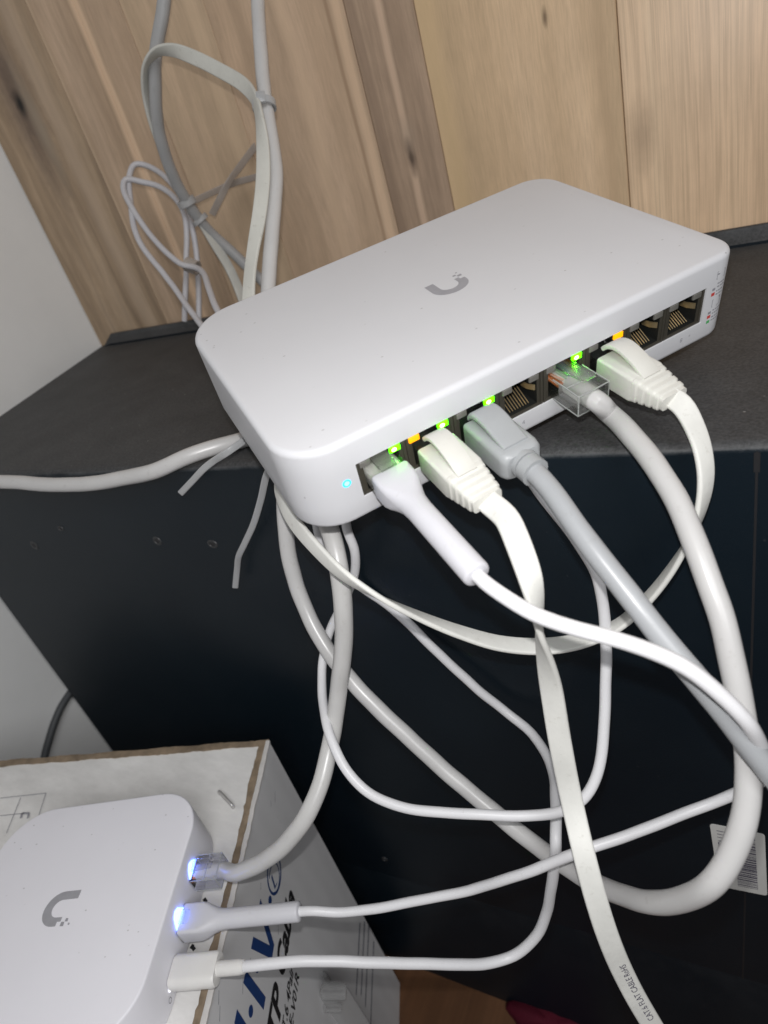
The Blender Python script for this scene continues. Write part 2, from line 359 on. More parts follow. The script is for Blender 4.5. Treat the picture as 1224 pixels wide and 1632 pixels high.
def spline(pts, step=2.0, smooth=2):
    """centripetal Catmull-Rom through points (any dimension; first three are mm)"""
    pts = [tuple(p) for p in pts]; D = len(pts[0])
    def sub(a, b): return tuple(x - y for x, y in zip(a, b))
    def dist(a, b): return max(1e-6, math.sqrt(sum((x - y) ** 2 for x, y in zip(a[:3], b[:3]))))
    ext = [tuple(2 * a - b for a, b in zip(pts[0], pts[1]))] + pts + [tuple(2 * a - b for a, b in zip(pts[-1], pts[-2]))]
    out = []
    for i in range(1, len(ext) - 2):
        p0, p1, p2, p3 = ext[i - 1:i + 3]
        t0 = 0; t1 = t0 + dist(p0, p1) ** .5; t2 = t1 + dist(p1, p2) ** .5; t3 = t2 + dist(p2, p3) ** .5
        n = max(2, int(dist(p1, p2) / step))
        for k in range(n):
            t = t1 + (t2 - t1) * k / n
            L = lambda a, b, ta, tb: tuple((tb - t) / (tb - ta) * x + (t - ta) / (tb - ta) * y for x, y in zip(a, b))
            A1 = L(p0, p1, t0, t1); A2 = L(p1, p2, t1, t2); A3 = L(p2, p3, t2, t3)
            B1 = L(A1, A2, t0, t2); B2 = L(A2, A3, t1, t3); out.append(L(B1, B2, t1, t2))
    out.append(pts[-1])
    for _ in range(smooth):
        out = [out[0]] + [tuple(.25 * a + .5 * b + .25 * c for a, b, c in zip(out[i - 1], out[i], out[i + 1])) for i in range(1, len(out) - 1)] + [out[-1]]
    return out
def tangents(ps):
    ts = []
    for i in range(len(ps)):
        a = ps[max(0, i - 1)]; b = ps[min(len(ps) - 1, i + 1)]; ts.append((b - a).normalized())
    return ts
TR = random.Random(21)
def tube(pts, rad, n=14, step=2.0, smooth=2, mb=None, squash=None):
    sp = [Vector(p[:3]) for p in spline(pts, step, smooth)] if step else [Vector(p) for p in pts]
    long_ = len(pts) > 6
    if long_:                                   # real cords never run perfectly fair
        ph = [TR.uniform(0, 6.3) for _ in range(9)]; m = len(sp)
        for i in range(m):
            e = min(1, i / 12, (m - 1 - i) / 12) * .15; x = i * step
            sp[i] = sp[i] + Vector([e * (math.sin(x * .085 + ph[3 * q]) + .6 * math.sin(x * .19 + ph[3 * q + 1]) + .3 * math.sin(x * .41 + ph[3 * q + 2])) for q in range(3)])
    ts = tangents(sp); up = Vector((0, 0, 1)) if abs(ts[0].z) < .9 else Vector((1, 0, 0))
    u = (up - ts[0] * up.dot(ts[0])).normalized(); rings = []
    for i, (p, t) in enumerate(zip(sp, ts)):
        u = (u - t * u.dot(t)).normalized(); w = t.cross(u)
        r = rad(i / (len(sp) - 1)) if callable(rad) else rad
        if long_: r *= 1 + .007 * math.sin(i * .37 + ph[0]) + .006 * math.sin(i * .93 + ph[4])
        rings.append([p + u * (r * math.cos(2 * math.pi * k / n)) + w * (r * math.sin(2 * math.pi * k / n)) for k in range(n)])
    mb = mb or MB(); mb.loft(rings); return mb, sp
def ribbon(pts, width, thick, step=1.6, smooth=2):
    """pts: (x, y, z, phi): phi in degrees, 0 = broad face towards the lens at that point, 90 = edge on. Returns mesh, frames"""
    sp = spline(pts, step, smooth); ps = [Vector(p[:3]) for p in sp]; ts = tangents(ps); rings = []; fr = []; s = 0
    prof = rrect(width, thick, thick * .42, 3)
    for i, (p, t) in enumerate(zip(ps, ts)):
        view = (CAM - p).normalized(); a = t.cross(view)
        a = a.normalized(); b = t.cross(a).normalized()
        if b.dot(view) < 0: b = -b
        ph = math.radians(sp[i][3]); wd = (a * math.cos(ph) + b * math.sin(ph)).normalized(); nd = (b * math.cos(ph) - a * math.sin(ph)).normalized()
        if i: s += (p - ps[i - 1]).length
        fr.append((p, t, wd, nd, s))
        rings.append([p + wd * x + nd * y for x, y in prof])
    mb = MB(); mb.loft(rings); return mb, fr
def flatface(poly, mi=0, T=lambda p: p, mb=None):
    mb = mb or MB(); mb.add([T(p) for p in poly], [tuple(range(len(poly)))], mi); return mb
def text_mb(body, size, res=3, shear=0.0, bold=0.0, align='LEFT', sx=1.0):
    cu = bpy.data.curves.new('lettering', 'FONT'); cu.body = body; cu.size = size; cu.resolution_u = res; cu.shear = shear; cu.offset = bold
    cu.align_x = align
    ob = bpy.data.objects.new('lettering', cu); COL.objects.link(ob)
    bpy.context.view_layer.update()
    me = bpy.data.meshes.new_from_object(ob.evaluated_get(bpy.context.evaluated_depsgraph_get()))
    mb = MB(); mb.add([Vector((v.co.x * sx, v.co.y, 0)) for v in me.vertices], [tuple(p.vertices) for p in me.polygons])
    bpy.data.objects.remove(ob); bpy.data.curves.remove(cu); bpy.data.meshes.remove(me); return mb

# ================================================================== THE ROOM
FLOOR = -432.0
fm = MB(); fm.add([(-502, -500, FLOOR), (520, -500, FLOOR), (520, 400, FLOOR), (-502, 400, FLOOR)], [(0, 1, 2, 3)])
M['floor'] = wood('brown_floor_wood', ((0.06, 0.03, 0.012), (0.095, 0.05, 0.021), (0.13, 0.072, 0.034)), 4.0, 6, 3, 120, 0.3, rough=0.6, bright=1.0, red=1.12)
structure(build('floor', fm, M['floor'], smooth=False))
# white side wall, 20 mm board with its face at x = -502
wm = MB(); wm.box((-512, -40, 84), (20, 900, 1032))
tag(build('side_wall', wm, M['wall'], smooth=False), 'plain white painted wall to the left of the black cabinet', 'wall')
# plank wall
pw = thing('plank_wall', 'wall of pale vertical wooden boards behind the black cabinet', 'wall', (-60, 400, FLOOR))
ox, oz = -0.060, FLOOR * MM
def kx(u, v): return hit(u, v, 1, 400).x * MM - ox
def kz(u, v): return hit(u, v, 1, 400).z * MM - oz
seams = [-501.5, -415.0, -376.0, -341.0, -281.0, -194.0, -155.0, -57.0, 52.0, 150.0, 250.0, 360.0]
tan = lambda k: ((0.235 * k, 0.18 * k, 0.13 * k), (0.29 * k, 0.225 * k, 0.165 * k), (0.345 * k, 0.275 * k, 0.21 * k))
pale = (0.43, 0.335, 0.245); paleg = (0.36, 0.30, 0.225)
plank_m = [
    wood('board_knotty', ((0.16, .125, .09), (0.235, .185, .132), (0.30, .245, .185)), 1.3, 10, 5, 200, .3,
         streaks=[(kx(30, 60), .010, (0.30, .25, .20), .5)],
         knots=[(kx(25, 150), kz(25, 150), .022, .085, (0.12, .085, .07), .75), (kx(32, 165), kz(32, 165), .0065, .0105, (0.012, .01, .009), 1.0), (kx(65, 205), kz(65, 205), .008, .05, (0.40, .33, .25), .55)]),
    wood('board_brown_sapwood', tan(.92), 2.1, 7, 2, 220, .2, streaks=[(kx(118, 0) - .001, .0055, pale, .7), (kx(45, 17), .003, paleg, .6)]),
    wood('board_tan', tan(.98), 3.7, 7, 2, 220, .2, streaks=[(kx(115, 0) + .002, .0035, pale, .75)]),
    wood('board_figured', ((0.27, .215, .155), (0.32, .255, .185), (0.38, .30, .225)), 5.2, 5, 5, 130, .22, streaks=[(kx(300, 0), .006, (0.36, .29, .21), .5)]),
    wood('board_cathedral', ((0.26, .20, .145), (0.315, .245, .18), (0.36, .285, .215)), 6.9, 4, 8, 90, .28,
         streaks=[(kx(440, 0), .006, (.36, .285, .21), .5), (kx(544, 0) - .004, .004, pale, .5), (kx(517, 0), .0015, (.17, .12, .08), .6)]),
    wood('board_dark_heart', ((0.195, .15, .112), (0.245, .19, .145), (0.30, .238, .18)), 8.8, 9, 3, 230, .35,
         streaks=[(kx(608, 40), .003, (.37, .29, .225), .65), (kx(560, 20), .004, (.14, .105, .08), .5)],
         knots=[(kx(655, 250), kz(655, 250), .0035, .013, (.075, .05, .035), .9), (kx(650, 215), kz(650, 215), .007, .012, (.36, .28, .21), .4)]),
    wood('board_yellow', ((0.30, .235, .155), (0.37, .288, .195), (0.44, .35, .25)), 10.4, 4, 4, 150, .12,
         streaks=[(kx(672, 0), .012, (.37, .29, .175), .5), (kx(963, 150), .004, (.25, .19, .125), .4)],
         knots=[(kx(868, 28), kz(868, 28), .0016, .0055, (.14, .09, .05), .8)]),
    wood('board_fine_grain', ((0.36, .275, .19), (0.42, .325, .23), (0.47, .37, .27)), 12.0, 3, 1.2, 760, .40, rough=.36, run=0.016,
         knots=[(kx(1022, 215), kz(1022, 215), .008, .022, (.30, .21, .14), .45)]),
    wood('board_plain', tan(1.3), 13.1), wood('board_plain_dark', tan(1.0), 14.7), wood('board_plain_pale', tan(1.2), 15.3)]
for i in range(len(seams) - 1):
    a, b = seams[i], seams[i + 1]; dy = (0.0, .25, .1, .3, .05, .3, .1, .0, .2, .1, .2)[i]
    mb = MB(); r = []
    prof = [(a + .18, 418), (a + .18, 400.5 + dy), (a + .55, 400 + dy), (b - .55, 400 + dy), (b - .18, 400.5 + dy), (b - .18, 418)]
    mb.loft([[Vector((x, y, FLOOR)) for x, y in prof], [Vector((x, y, 600)) for x, y in prof]])
    build('plank', mb, plank_m[i], pw, smooth=False)

# ================================================================== BLACK CABINET
LX, RX, JX = -431.0, 140.0, 2.6
fl_c = Vector((-431.1, 177.9, 0)); bl_c = Vector((-493.0, 393.2, 0))
cab = thing('metal_cabinet', 'large black metal cabinet with flat top carrying the white network switch', 'cabinet', (-200, 290, FLOOR))
def cab_profile(x, y0, yb):
    R = 3.2; pr = [(x, yb, 0.0)] if yb else []
    for k in range(7):
        a = math.radians(90 * k / 6); pr.append((x, y0 + R - R * math.sin(a), -R + R * math.cos(a)))
    pr.append((x, y0, FLOOR + 44)); return pr
mb = MB()
xs = [LX + (RX - LX) * k / 40 for k in range(41)]
rows = []
for x in xs:
    pr = cab_profile(x, front_y(x), 0)
    ybk = 396.0
    row = []
    for k in range(13):          # the top sheet, back edge to the bend
        f = k / 12; y = ybk + (pr[0][1] - ybk) * f
        xx = x + (-(y - front_y(x)) * 0.2875 if x == LX else -(y - front_y(x)) * 0.2875 * max(0, 1 - (x - LX) / 433.0))
        row.append(Vector((xx, y, 0)))
    row += [Vector(p) for p in pr[1:]]
    rows.append(row)
n = len(rows[0]); vs = [p for r in rows for p in r]
mb.add(vs, [(i * n + j, i * n + j + 1, (i + 1) * n + j + 1, (i + 1) * n + j) for i in range(40) for j in range(n - 1)])
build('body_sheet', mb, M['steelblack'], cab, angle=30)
mb = MB()                                                    # left flank and back
mb.add([fl_c, bl_c, (bl_c.x, bl_c.y, FLOOR), (fl_c.x, fl_c.y, FLOOR)], [(0, 1, 2, 3)])
mb.add([(bl_c.x, 393.2, -.2), (140, 396, -.2), (140, 396, FLOOR), (bl_c.x, 393.2, FLOOR)], [(0, 1, 2, 3)])
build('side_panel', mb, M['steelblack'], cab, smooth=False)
mb = MB(); mb.loft([[Vector((JX + x, front_y(JX) + y - .05, z)) for x, y in ((-.45, .1), (.45, .1), (.3, -.05), (-.3, -.05))] for z in (-330, -2.6)])
mb.loft([[Vector((JX + x, front_y(JX) + y - .12, z)) for x, y in ((-.9, .2), (.9, .2), (.8, -.05), (-.8, -.05))] for z in (-9.5, -2.9)]); build('joint', mb, M['ink'], cab, smooth=False)
# raised lip along the back, cut off at a slant at its left end
mb = MB(); yl = 394.0
pr = [(-2.0, 0), (-2.0, 1.4), (-1.7, 1.7), (2.4, 8.0), (3.4, 8.4), (4.4, 8.4), (4.4, 0)]
def lip(x, hs): return [Vector((x, yl + a - .2, 0.05 + b * hs)) for a, b in pr]
xl = hit(168, 550, 1, 394).x
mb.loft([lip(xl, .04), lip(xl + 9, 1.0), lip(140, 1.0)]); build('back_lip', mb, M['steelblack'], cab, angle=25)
# plinth
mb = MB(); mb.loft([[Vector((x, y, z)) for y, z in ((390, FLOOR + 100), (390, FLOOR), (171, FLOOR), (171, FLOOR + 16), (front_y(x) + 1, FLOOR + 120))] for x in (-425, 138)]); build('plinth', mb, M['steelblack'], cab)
# screw holes on the front
def front_T(u, v):
    c = front(u, v); t = Vector((1, 0.0235, 0)).normalized(); nrm = Vector((0.0235, -1, 0)).normalized()
    return lambda p: c + t * p[0] + Vector((0, 0, 1)) * p[1] + nrm * p[2]
for k, (u, v, r) in enumerate([(55, 869, 2.6), (97, 842, 2.0), (251, 862, 2.4), (339, 867, 2.8), (613, 1369, 2.0)]):
    mb = MB(); T = front_T(u, v); rg = []
    for rr_, z in ((r * 1.15, 0.02), (r, .45), (r * .72, .5), (r * .6, .15), (r * .25, .12)):
        rg.append([Vector((rr_ * math.cos(2 * math.pi * q / 16), rr_ * (.75 if k % 2 else 1) * math.sin(2 * math.pi * q / 16), z)) for q in range(16)])
    mb.loft(rg, False, True); mb.xf(T); sc = build('screw', mb, M['screw'], cab)
    mb = MB(); mb.add([T((r * .58 * math.cos(q * math.pi / 6), r * .58 * math.sin(q * math.pi / 6), .2)) for q in range(12)], [tuple(range(12))]); build('socket', mb, M['ink'], sc, smooth=False)
# barcode sticker
LB = [hit(1131, 1312, 1, 187.6), hit(1146, 1412, 1, 187.6), hit(1223, 1429, 1, 187.6), hit(1219, 1331, 1, 187.6)]   # text reads from LB0 to LB1
def lab_T(z=0.0):
    def T(p):
        a, b = p[0] / 50.0, p[1] / 21.0            # a along the reading direction, b from the text side to the bars' outer side
        q = LB[0] * (1 - a) * (1 - b) + LB[1] * a * (1 - b) + LB[2] * a * b + LB[3] * (1 - a) * b
        return Vector((q.x, front_y(q.x) - .25 - z, q.z))
    return T
mb = MB()
rr = [(x + 25, y + 10.5) for x, y in rrect(50, 21, 1.6, 4)]
mb.loft([[lab_T(-.2)(p) for p in rr], [lab_T(0.0)(p) for p in rr]]); lab = build('barcode_label', mb, M['label'], cab, smooth=False)
tb = text_mb('1114735509', 6.2, sx=.78); tb.xf(lambda v: lab_T(.06)((v.x + 3.0, 6.6 - v.y))); build('lettering', tb, M['inkviolet'], lab, smooth=False)
mb = MB(); x = 3.2; rnd = random.Random(3)
while x < 46:
    w = rnd.choice((.35, .35, .7, 1.05)); mb.add([lab_T(.06)(p) for p in ((x, 8.6), (x + w, 8.6), (x + w, 17.2), (x, 17.2))], [(0, 1, 2, 3)]); x += w + rnd.choice((.35, .5, .8))
build('barcode', mb, M['inkviolet'], lab, smooth=False)

# ================================================================== NETWORK SWITCH
RSW = Matrix(((0.6419246795230192, -0.7468628955398993, 0.1735756926675693), (0.7658972114722686, 0.6137672149391693, -0.19154964715399092),
              (0.036526254643364425, 0.2559015848555321, 0.9660125317976755)))
TSW = Vector((-98.02924197124233, 220.50593911771014, 20.80403107374144))
SWD, SWH, SWW = 51.12, 30.32, 81.85
AX0, AX1, AZ0, AZ1 = -62.65, 68.64, 8.05, 20.9
PIT = (AX1 - AX0) / 8
def S(p): return RSW @ Vector(p) + TSW
sw = thing('network_switch', 'large white eight port network switch lying tilted on the black cabinet top', 'network switch', S((0, 0, 0)), RSW)
RC = dict(fr=8.5, br=12.0, bl=18.5, fl=15.0)
def sw_ring(inset, z):
    """rounded rectangle, its front edge carrying the two ends of the port opening"""
    x, y = SWW - inset, SWD - inset; pts = [(AX0, -y), (AX1, -y)]
    for key, sx_, sy_, a0 in (('fr', 1, -1, 270), ('br', 1, 1, 0), ('bl', -1, 1, 90), ('fl', -1, -1, 180)):
        r = RC[key] - inset
        for k in range(11):
            a = math.radians(a0 + 9 * k); pts.append((sx_ * (x - r) + r * math.cos(a), sy_ * (y - r) + r * math.sin(a)))
    return [Vector((a, b, z)) for a, b in pts]
R_ = 2.0; rings = []
for k in range(4):
    a = math.radians(90 * k / 3); rings.append(sw_ring(2.0 - 2.0 * math.sin(a), 2.0 - 2.0 * math.cos(a)))
i0 = len(rings); rings.append(sw_ring(0, AZ0)); rings.append(sw_ring(0, AZ1))
for k in range(7):
    a = math.radians(90 * k / 6); rings.append(sw_ring(R_ - R_ * math.cos(a), SWH - R_ + R_ * math.sin(a)))
mb = MB(); nn = len(rings[0]); mb.loft(rings)
mb.f = [f for f in mb.f if not (len(f) == 4 and set(f) == {i0 * nn, i0 * nn + 1, (i0 + 1) * nn, (i0 + 1) * nn + 1})]
y0, y1 = -SWD, -SWD + 1.6
q = [(AX0, AZ0), (AX1, AZ0), (AX1, AZ1), (AX0, AZ1)]
mb.add([(a, y0, b) for a, b in q] + [(a, y1, b) for a, b in q], [(i, (i + 1) % 4, 4 + (i + 1) % 4, 4 + i) for i in range(4)])
build('body', mb, M['shell'], sw, world=False, angle=50)
# the printed mark on the lid
LOGO = [(-6.9, 5.44), (-3.36, 5.66), (-3.71, -0.37), (-3.19, -2.72), (-1.85, -4.2), (-0.07, -4.77), (1.86, -4.26), (2.88, -3.33), (3.51, -1.89), (3.83, 1.78), (5.32, 1.79), (5.38, 0.12), (7.07, 0.25), (6.83, -2.58), (5.74, -4.66), (3.97, -6.78), (1.88, -8.1), (-0.35, -8.62), (-2.54, -8.5), (-4.33, -7.7), (-5.9, -6.33), (-6.79, -4.59), (-7.16, -2.58)]
SQ = [[(5.43, 2.27), (5.56, 3.77), (7.25, 3.97), (7.11, 2.3)], [(4.15, 3.81), (4.25, 4.96), (5.53, 5.11), (5.42, 3.78)], [(6.01, 5.77), (6.22, 6.55), (6.99, 6.6), (6.78, 5.74)]]
LOGO = [(-6.95, 5.5), (-3.5, 5.5), (-3.5, -.6)] + [(3.5 * math.cos(math.radians(a)), -1.1 + 3.6 * math.sin(math.radians(a))) for a in range(180, 361, 15)] + [(3.55, 1.8), (5.3, 1.8), (5.3, .2), (7.0, .2)] + \
       [(7.0 * math.cos(math.radians(a)), -1.6 + 7.0 * math.sin(math.radians(a))) for a in range(0, -181, -12)]
def logo(name, root, T):
    mb = MB()
    from mathutils.geometry import tessellate_polygon
    tris = tessellate_polygon([[Vector((a, b, 0)) for a, b in LOGO]])
    mb.add([T(p) for p in LOGO], [tuple(t) for t in tris])
    for s_ in SQ: mb.add([T(p) for p in s_], [(0, 1, 2, 3)])
    return build(name, mb, M['logo'], root, smooth=False, world=False)
logo('printed_logo', sw, lambda p: (2.3 + p[0] * 1.0, 0.2 + p[1] * .77, SWH + .05))
# status light
def disc(r, n=20, rx=1.0): return [(r * rx * math.cos(2 * math.pi * k / n), r * math.sin(2 * math.pi * k / n)) for k in range(n)]
mb = MB(); mb.loft([[Vector((-66.6 + a, -SWD + .2, 16.0 + b)) for a, b in disc(1.35)], [Vector((-66.6 + a, -SWD - .08, 16.0 + b)) for a, b in disc(1.35)]]); st = build('status_light', mb, M['ledblue'], sw, world=False)
mb = MB(); mb.loft([[Vector((-66.6 + a, -SWD - .09, 16.0 + b)) for a, b in disc(.8)], [Vector((-66.6 + a, -SWD - .13, 16.0 + b)) for a, b in disc(.8)]]); build('lens', mb, glow('led_cyan_core', (0.25, .85, 1.0), 2.2), st, world=False)
# ports
def port_x(i): return AX0 + PIT * (i + .5)
ZM = (AZ0 + AZ1) / 2
LIT = {0: ('off', 'green'), 1: ('amber', 'green'), 2: ('off', 'green'), 3: ('off', 'off'), 4: ('off', 'green'), 5: ('off', 'amber'), 6: ('off', 'off'), 7: ('off', 'off')}
for i in range(8):
    cx_ = port_x(i); hw = PIT / 2 - .05; yf = -SWD + .9; ow = 6.0; zb, zt = AZ0 + 1.1, AZ1 - 3.0
    mb = MB()
    o_ = [(cx_ - hw, AZ0 + .02), (cx_ + hw, AZ0 + .02), (cx_ + hw, AZ1 - .02), (cx_ - hw, AZ1 - .02)]
    inn = [(cx_ - ow, zb), (cx_ + ow, zb), (cx_ + ow, zt), (cx_ + 3.1, zt), (cx_ + 3.1, AZ1 - .8), (cx_ - 3.1, AZ1 - .8), (cx_ - 3.1, zt), (cx_ - ow, zt)]
    V = [(a, yf, b) for a, b in o_ + inn]
    F = [(0, 1, 5, 4), (1, 2, 6, 5), (3, 0, 4, 11), (2, 7, 6), (3, 11, 10), (2, 8, 7), (3, 10, 9), (2, 3, 9, 8)]
    mb.add(V, F, 0)
    bk = [(a, yf + 13, b) for a, b in inn]
    mb.add([(a, yf, b) for a, b in inn] + bk, [(k, (k + 1) % 8, 8 + (k + 1) % 8, 8 + k) for k in range(8)] + [tuple(range(15, 7, -1))], 1)
    # raised rim between ports
    mb.box((cx_ - hw + .55, yf - .18, ZM), (.9, .5, AZ1 - AZ0 - .1)); mb.box((cx_ + hw - .55, yf - .18, ZM), (.9, .5, AZ1 - AZ0 - .1)); mb.box((cx_, yf - .18, AZ0 + .5), (2 * hw - 2.2, .5, .8))
    jk = build('port_jack', mb, [M['jack'], M['jackdark']], sw, smooth=False, world=False)
    for sgn, stt in zip((-1, 1), LIT[i]):
        mb = MB(); mb.box((cx_ + (4.6 if sgn > 0 else -5.3), yf - .35, AZ1 - 1.5), (3.5, .9, 2.1), bev=.2)
        ind = build('indicator', mb, {'off': M['ledoff'], 'green': M['ledgreen'], 'amber': M['ledamber']}[stt], jk, world=False)
        if stt == 'green':
            mb = MB(); lx = cx_ + 4.2; mb.loft([[Vector((lx + a * .8, yf - .9, AZ1 - 1.5 + b * .62)) for a, b in disc(1.0, 14)], [Vector((lx + a * .6, yf - 1.0, AZ1 - 1.5 + b * .45)) for a, b in disc(1.0, 14)]]); build('diode', mb, M['diode'], jk, world=False)
    if i in (3, 6, 7):
        for k in range(8):
            mb = MB(); px = cx_ - 3.55 + k * 1.016
            mb.loft([[Vector((px + a, yf + yy, zz + b)) for a, b in rrect(.34, .3, .1, 1)] for yy, zz in ((1.0, zb + .6), (5.2, zb + 2.9), (9.6, zb + 5.3))])
            build('contact_pin', mb, M['gold'], jk, world=False)
        mb = MB(); mb.loft([[Vector((cx_ + ow - .35 - bx, yf + yy, ZM + .6 + z_)) for bx, z_ in ((0, -1.0), (.3, -1.0), (.3, 1.0), (0, 1.0))] for yy, bx in ((.3, 0),)] +
                           [[Vector((cx_ + ow - .35 - off - bx, yf + yy, ZM + .6 + z_)) for bx, z_ in ((0, -1.0), (.3, -1.0), (.3, 1.0), (0, 1.0))] for yy, off in ((2.5, 1.3), (5.0, 1.6), (8, .4))])
        build('spring_tab', mb, M['gold'], jk, world=False)
# numbers below the ports and the small legend at the right end
for i in (3, 7):
    tb = text_mb(str(i + 1), 2.3, align='CENTER'); tb.xf(lambda v, i=i: (port_x(i) + v.x, -SWD - .05, 4.2 + v.y)); build('lettering', tb, M['inkgrey'], sw, smooth=False, world=False)
lg = MB()
def lbar(x, z, w, h): lg.add([(x - w / 2, -SWD - .05, z - h / 2), (x + w / 2, -SWD - .05, z - h / 2), (x + w / 2, -SWD - .05, z + h / 2), (x - w / 2, -SWD - .05, z + h / 2)], [(0, 1, 2, 3)])
def legend_T(p):     # keep the print on the front even where the corner starts to turn
    x, y, z = p; xc = SWW - 8.5
    if x > xc: a = (x - xc) / 8.5; return Vector((xc + 8.56 * math.sin(a), -SWD + 8.5 - 8.56 * math.cos(a), z))
    return Vector((x, y, z))
def lprint(name, quads, mat):
    global lg
    lg = MB()
    for qd in quads: lbar(*qd)
    lg.xf(legend_T); build(name, lg, mat, sw, smooth=False, world=False)
frame_q = lambda x, z, w, h: [(x - w / 2, z, .22, h), (x + w / 2, z, .22, h), (x, z - h / 2, w, .22), (x, z + h / 2, w, .22)]
words = []
rnd = random.Random(5)
for z in (20.6, 19.4, 17.9, 16.7, 10.9, 9.7, 8.3, 7.1):
    x = 73.2
    while x < 76.6:
        w = rnd.uniform(.5, 1.1); words.append((x + w / 2, z, w, .5)); x += w + .35
lprint('legend_print', frame_q(74.2, 23.6, 3.6, 2.6) + [(73.0, 24.0, .9, .5), (71.9, 19.0, 1.3, .9)] + frame_q(74.2, 13.6, 3.6, 2.6) + [(75.6, 15.4, .9, .6), (71.9, 10.4, 1.3, .9)] + words, M['inkgrey'])
lprint('red_mark', [(71.9, 17.2, 1.5, 1.2)], M['inkred']); lprint('red_mark', [(71.9, 8.9, 1.5, 1.2)], M['inkred']); lprint('green_mark', [(71.9, 7.0, 1.4, 1.1)], M['inkgreen'])

# ================================================================== CARTON
E_ = Vector((0.38027, -0.92488, 0)); N_ = Vector((0.92488, 0.38027, 0)); BXC = Vector((-219.9, 156.7, -154.4))
W_ = Vector((-.9535, -.3013, 0))                                # the back edge
LEN = 300; WID = 262; HGT = -154.4 - FLOOR
carton = thing('carton', 'white printed cable carton with torn brown edges under the small white gateway', 'box', BXC + E_ * LEN / 2 + W_ * WID / 2 - Vector((0, 0, HGT)))
def CB(a, b, h): return BXC + E_ * a + W_ * b - Vector((0, 0, h))   # a to the front, b to the left, h down
mb = MB(); na, nb = 30, 26; rnd = random.Random(11)
gv = []
for ia in range(na + 1):
    for ib in range(nb + 1):
        a, b = LEN * ia / na, WID * ib / nb
        sag = 0.0 if (ia in (0, na) or ib in (0, nb)) else -.35 + .3 * math.sin(a * .05) * math.cos(b * .04)
        gv.append(CB(a, b, -sag * .6))
mb.add(gv, [(i * (nb + 1) + j, i * (nb + 1) + j + 1, (i + 1) * (nb + 1) + j + 1, (i + 1) * (nb + 1) + j) for i in range(na) for j in range(nb)])
build('top_panel', mb, M['ctop'], carton)
mb = MB(); na, nb = 24, 20; gv = []
for ia in range(na + 1):
    for ih in range(nb + 1):
        a, h = LEN * ia / na, .2 + (HGT - .2) * ih / nb
        bul = 2.2 * math.sin(math.pi * ia / na) * math.sin(math.pi * ih / nb)
        gv.append(CB(a, 0, h) + N_ * (bul + .4))
mb.add(gv, [(i * (nb + 1) + j, i * (nb + 1) + j + 1, (i + 1) * (nb + 1) + j + 1, (i + 1) * (nb + 1) + j) for i in range(na) for j in range(nb)])
sp_ = build('side_panel', mb, M['cside'], carton)
def bulge(a, h): return 2.2 * math.sin(math.pi * a / LEN) * math.sin(math.pi * max(0, h) / HGT) + .4
def side_T(p): a, h, o_ = p; return CB(a, 0, h) + N_ * (bulge(a, h) + o_)
mb = MB()
mb.add([CB(0, 0, .3), CB(0, WID, .3), CB(0, WID, HGT), CB(0, 0, HGT)], [(0, 1, 2, 3)]); mb.add([CB(LEN, 0, .3), CB(LEN, WID, .3), CB(LEN, WID, HGT), CB(LEN, 0, HGT)], [(0, 1, 2, 3)]); mb.add([CB(0, WID, .3), CB(LEN, WID, .3), CB(LEN, WID, HGT), CB(0, WID, HGT)], [(0, 1, 2, 3)])
build('back_panel', mb, M['cside'], carton, smooth=False)
# torn corrugated edge: kraft strip along the right and back edges, with the folded white liner beyond
def edge_strip(name, length, fn, w_in, w_out, mat, rise, amp, seed):
    mb = MB(); rnd = random.Random(seed); rg = []
    ph = [rnd.uniform(0, 6) for _ in range(4)]
    k = 0; walk = 0.0
    while k <= length:
        walk = (walk + rnd.uniform(-.45, .45)) * .86; wob = amp * (walk * 1.3 + .45 * math.sin(k * .045 + ph[0]) + rnd.uniform(-.3, .3))
        wo2 = amp * .5 * (math.sin(k * .19 + ph[3])) + rnd.uniform(-.15, .15)
        z = rise + rnd.uniform(-.12, .12)
        rg.append([fn(k, w_in + wob, -.2), fn(k, w_in + wob * .9, z), fn(k, (w_in + w_out) / 2, z + .25), fn(k, w_out + wo2, z), fn(k, w_out + wo2, -.2)]); k += 2.0
    mb.loft([[*r] for r in rg]); return build(name, mb, mat, carton, smooth=True, angle=70)
edge_strip('torn_edge', LEN, lambda k, w, z: CB(k, w, -z), 4.6, 1.2, M['kraft'], .55, .7, 3)
edge_strip('folded_liner', LEN, lambda k, w, z: CB(k, w, -z), 1.2, -1.2, M['liner'], .8, .25, 4)
edge_strip('torn_edge', WID, lambda k, w, z: CB(w, k, -z), 3.0, -1.0, M['kraft'], .5, .6, 5)
# staple
s0 = hit(349, 1262, 2, -152.6); s1 = hit(370, 1284, 2, -152.6); mb, _ = tube([s0 - Vector((0, 0, 2)), s0 + Vector((0, 0, .2)), s0.lerp(s1, .5) + Vector((0, 0, 1.0)), s1 + Vector((0, 0, .2)), s1 - Vector((0, 0, 2))], .85, 10, .8, 1)
build('staple', mb, M['steel'], carton)
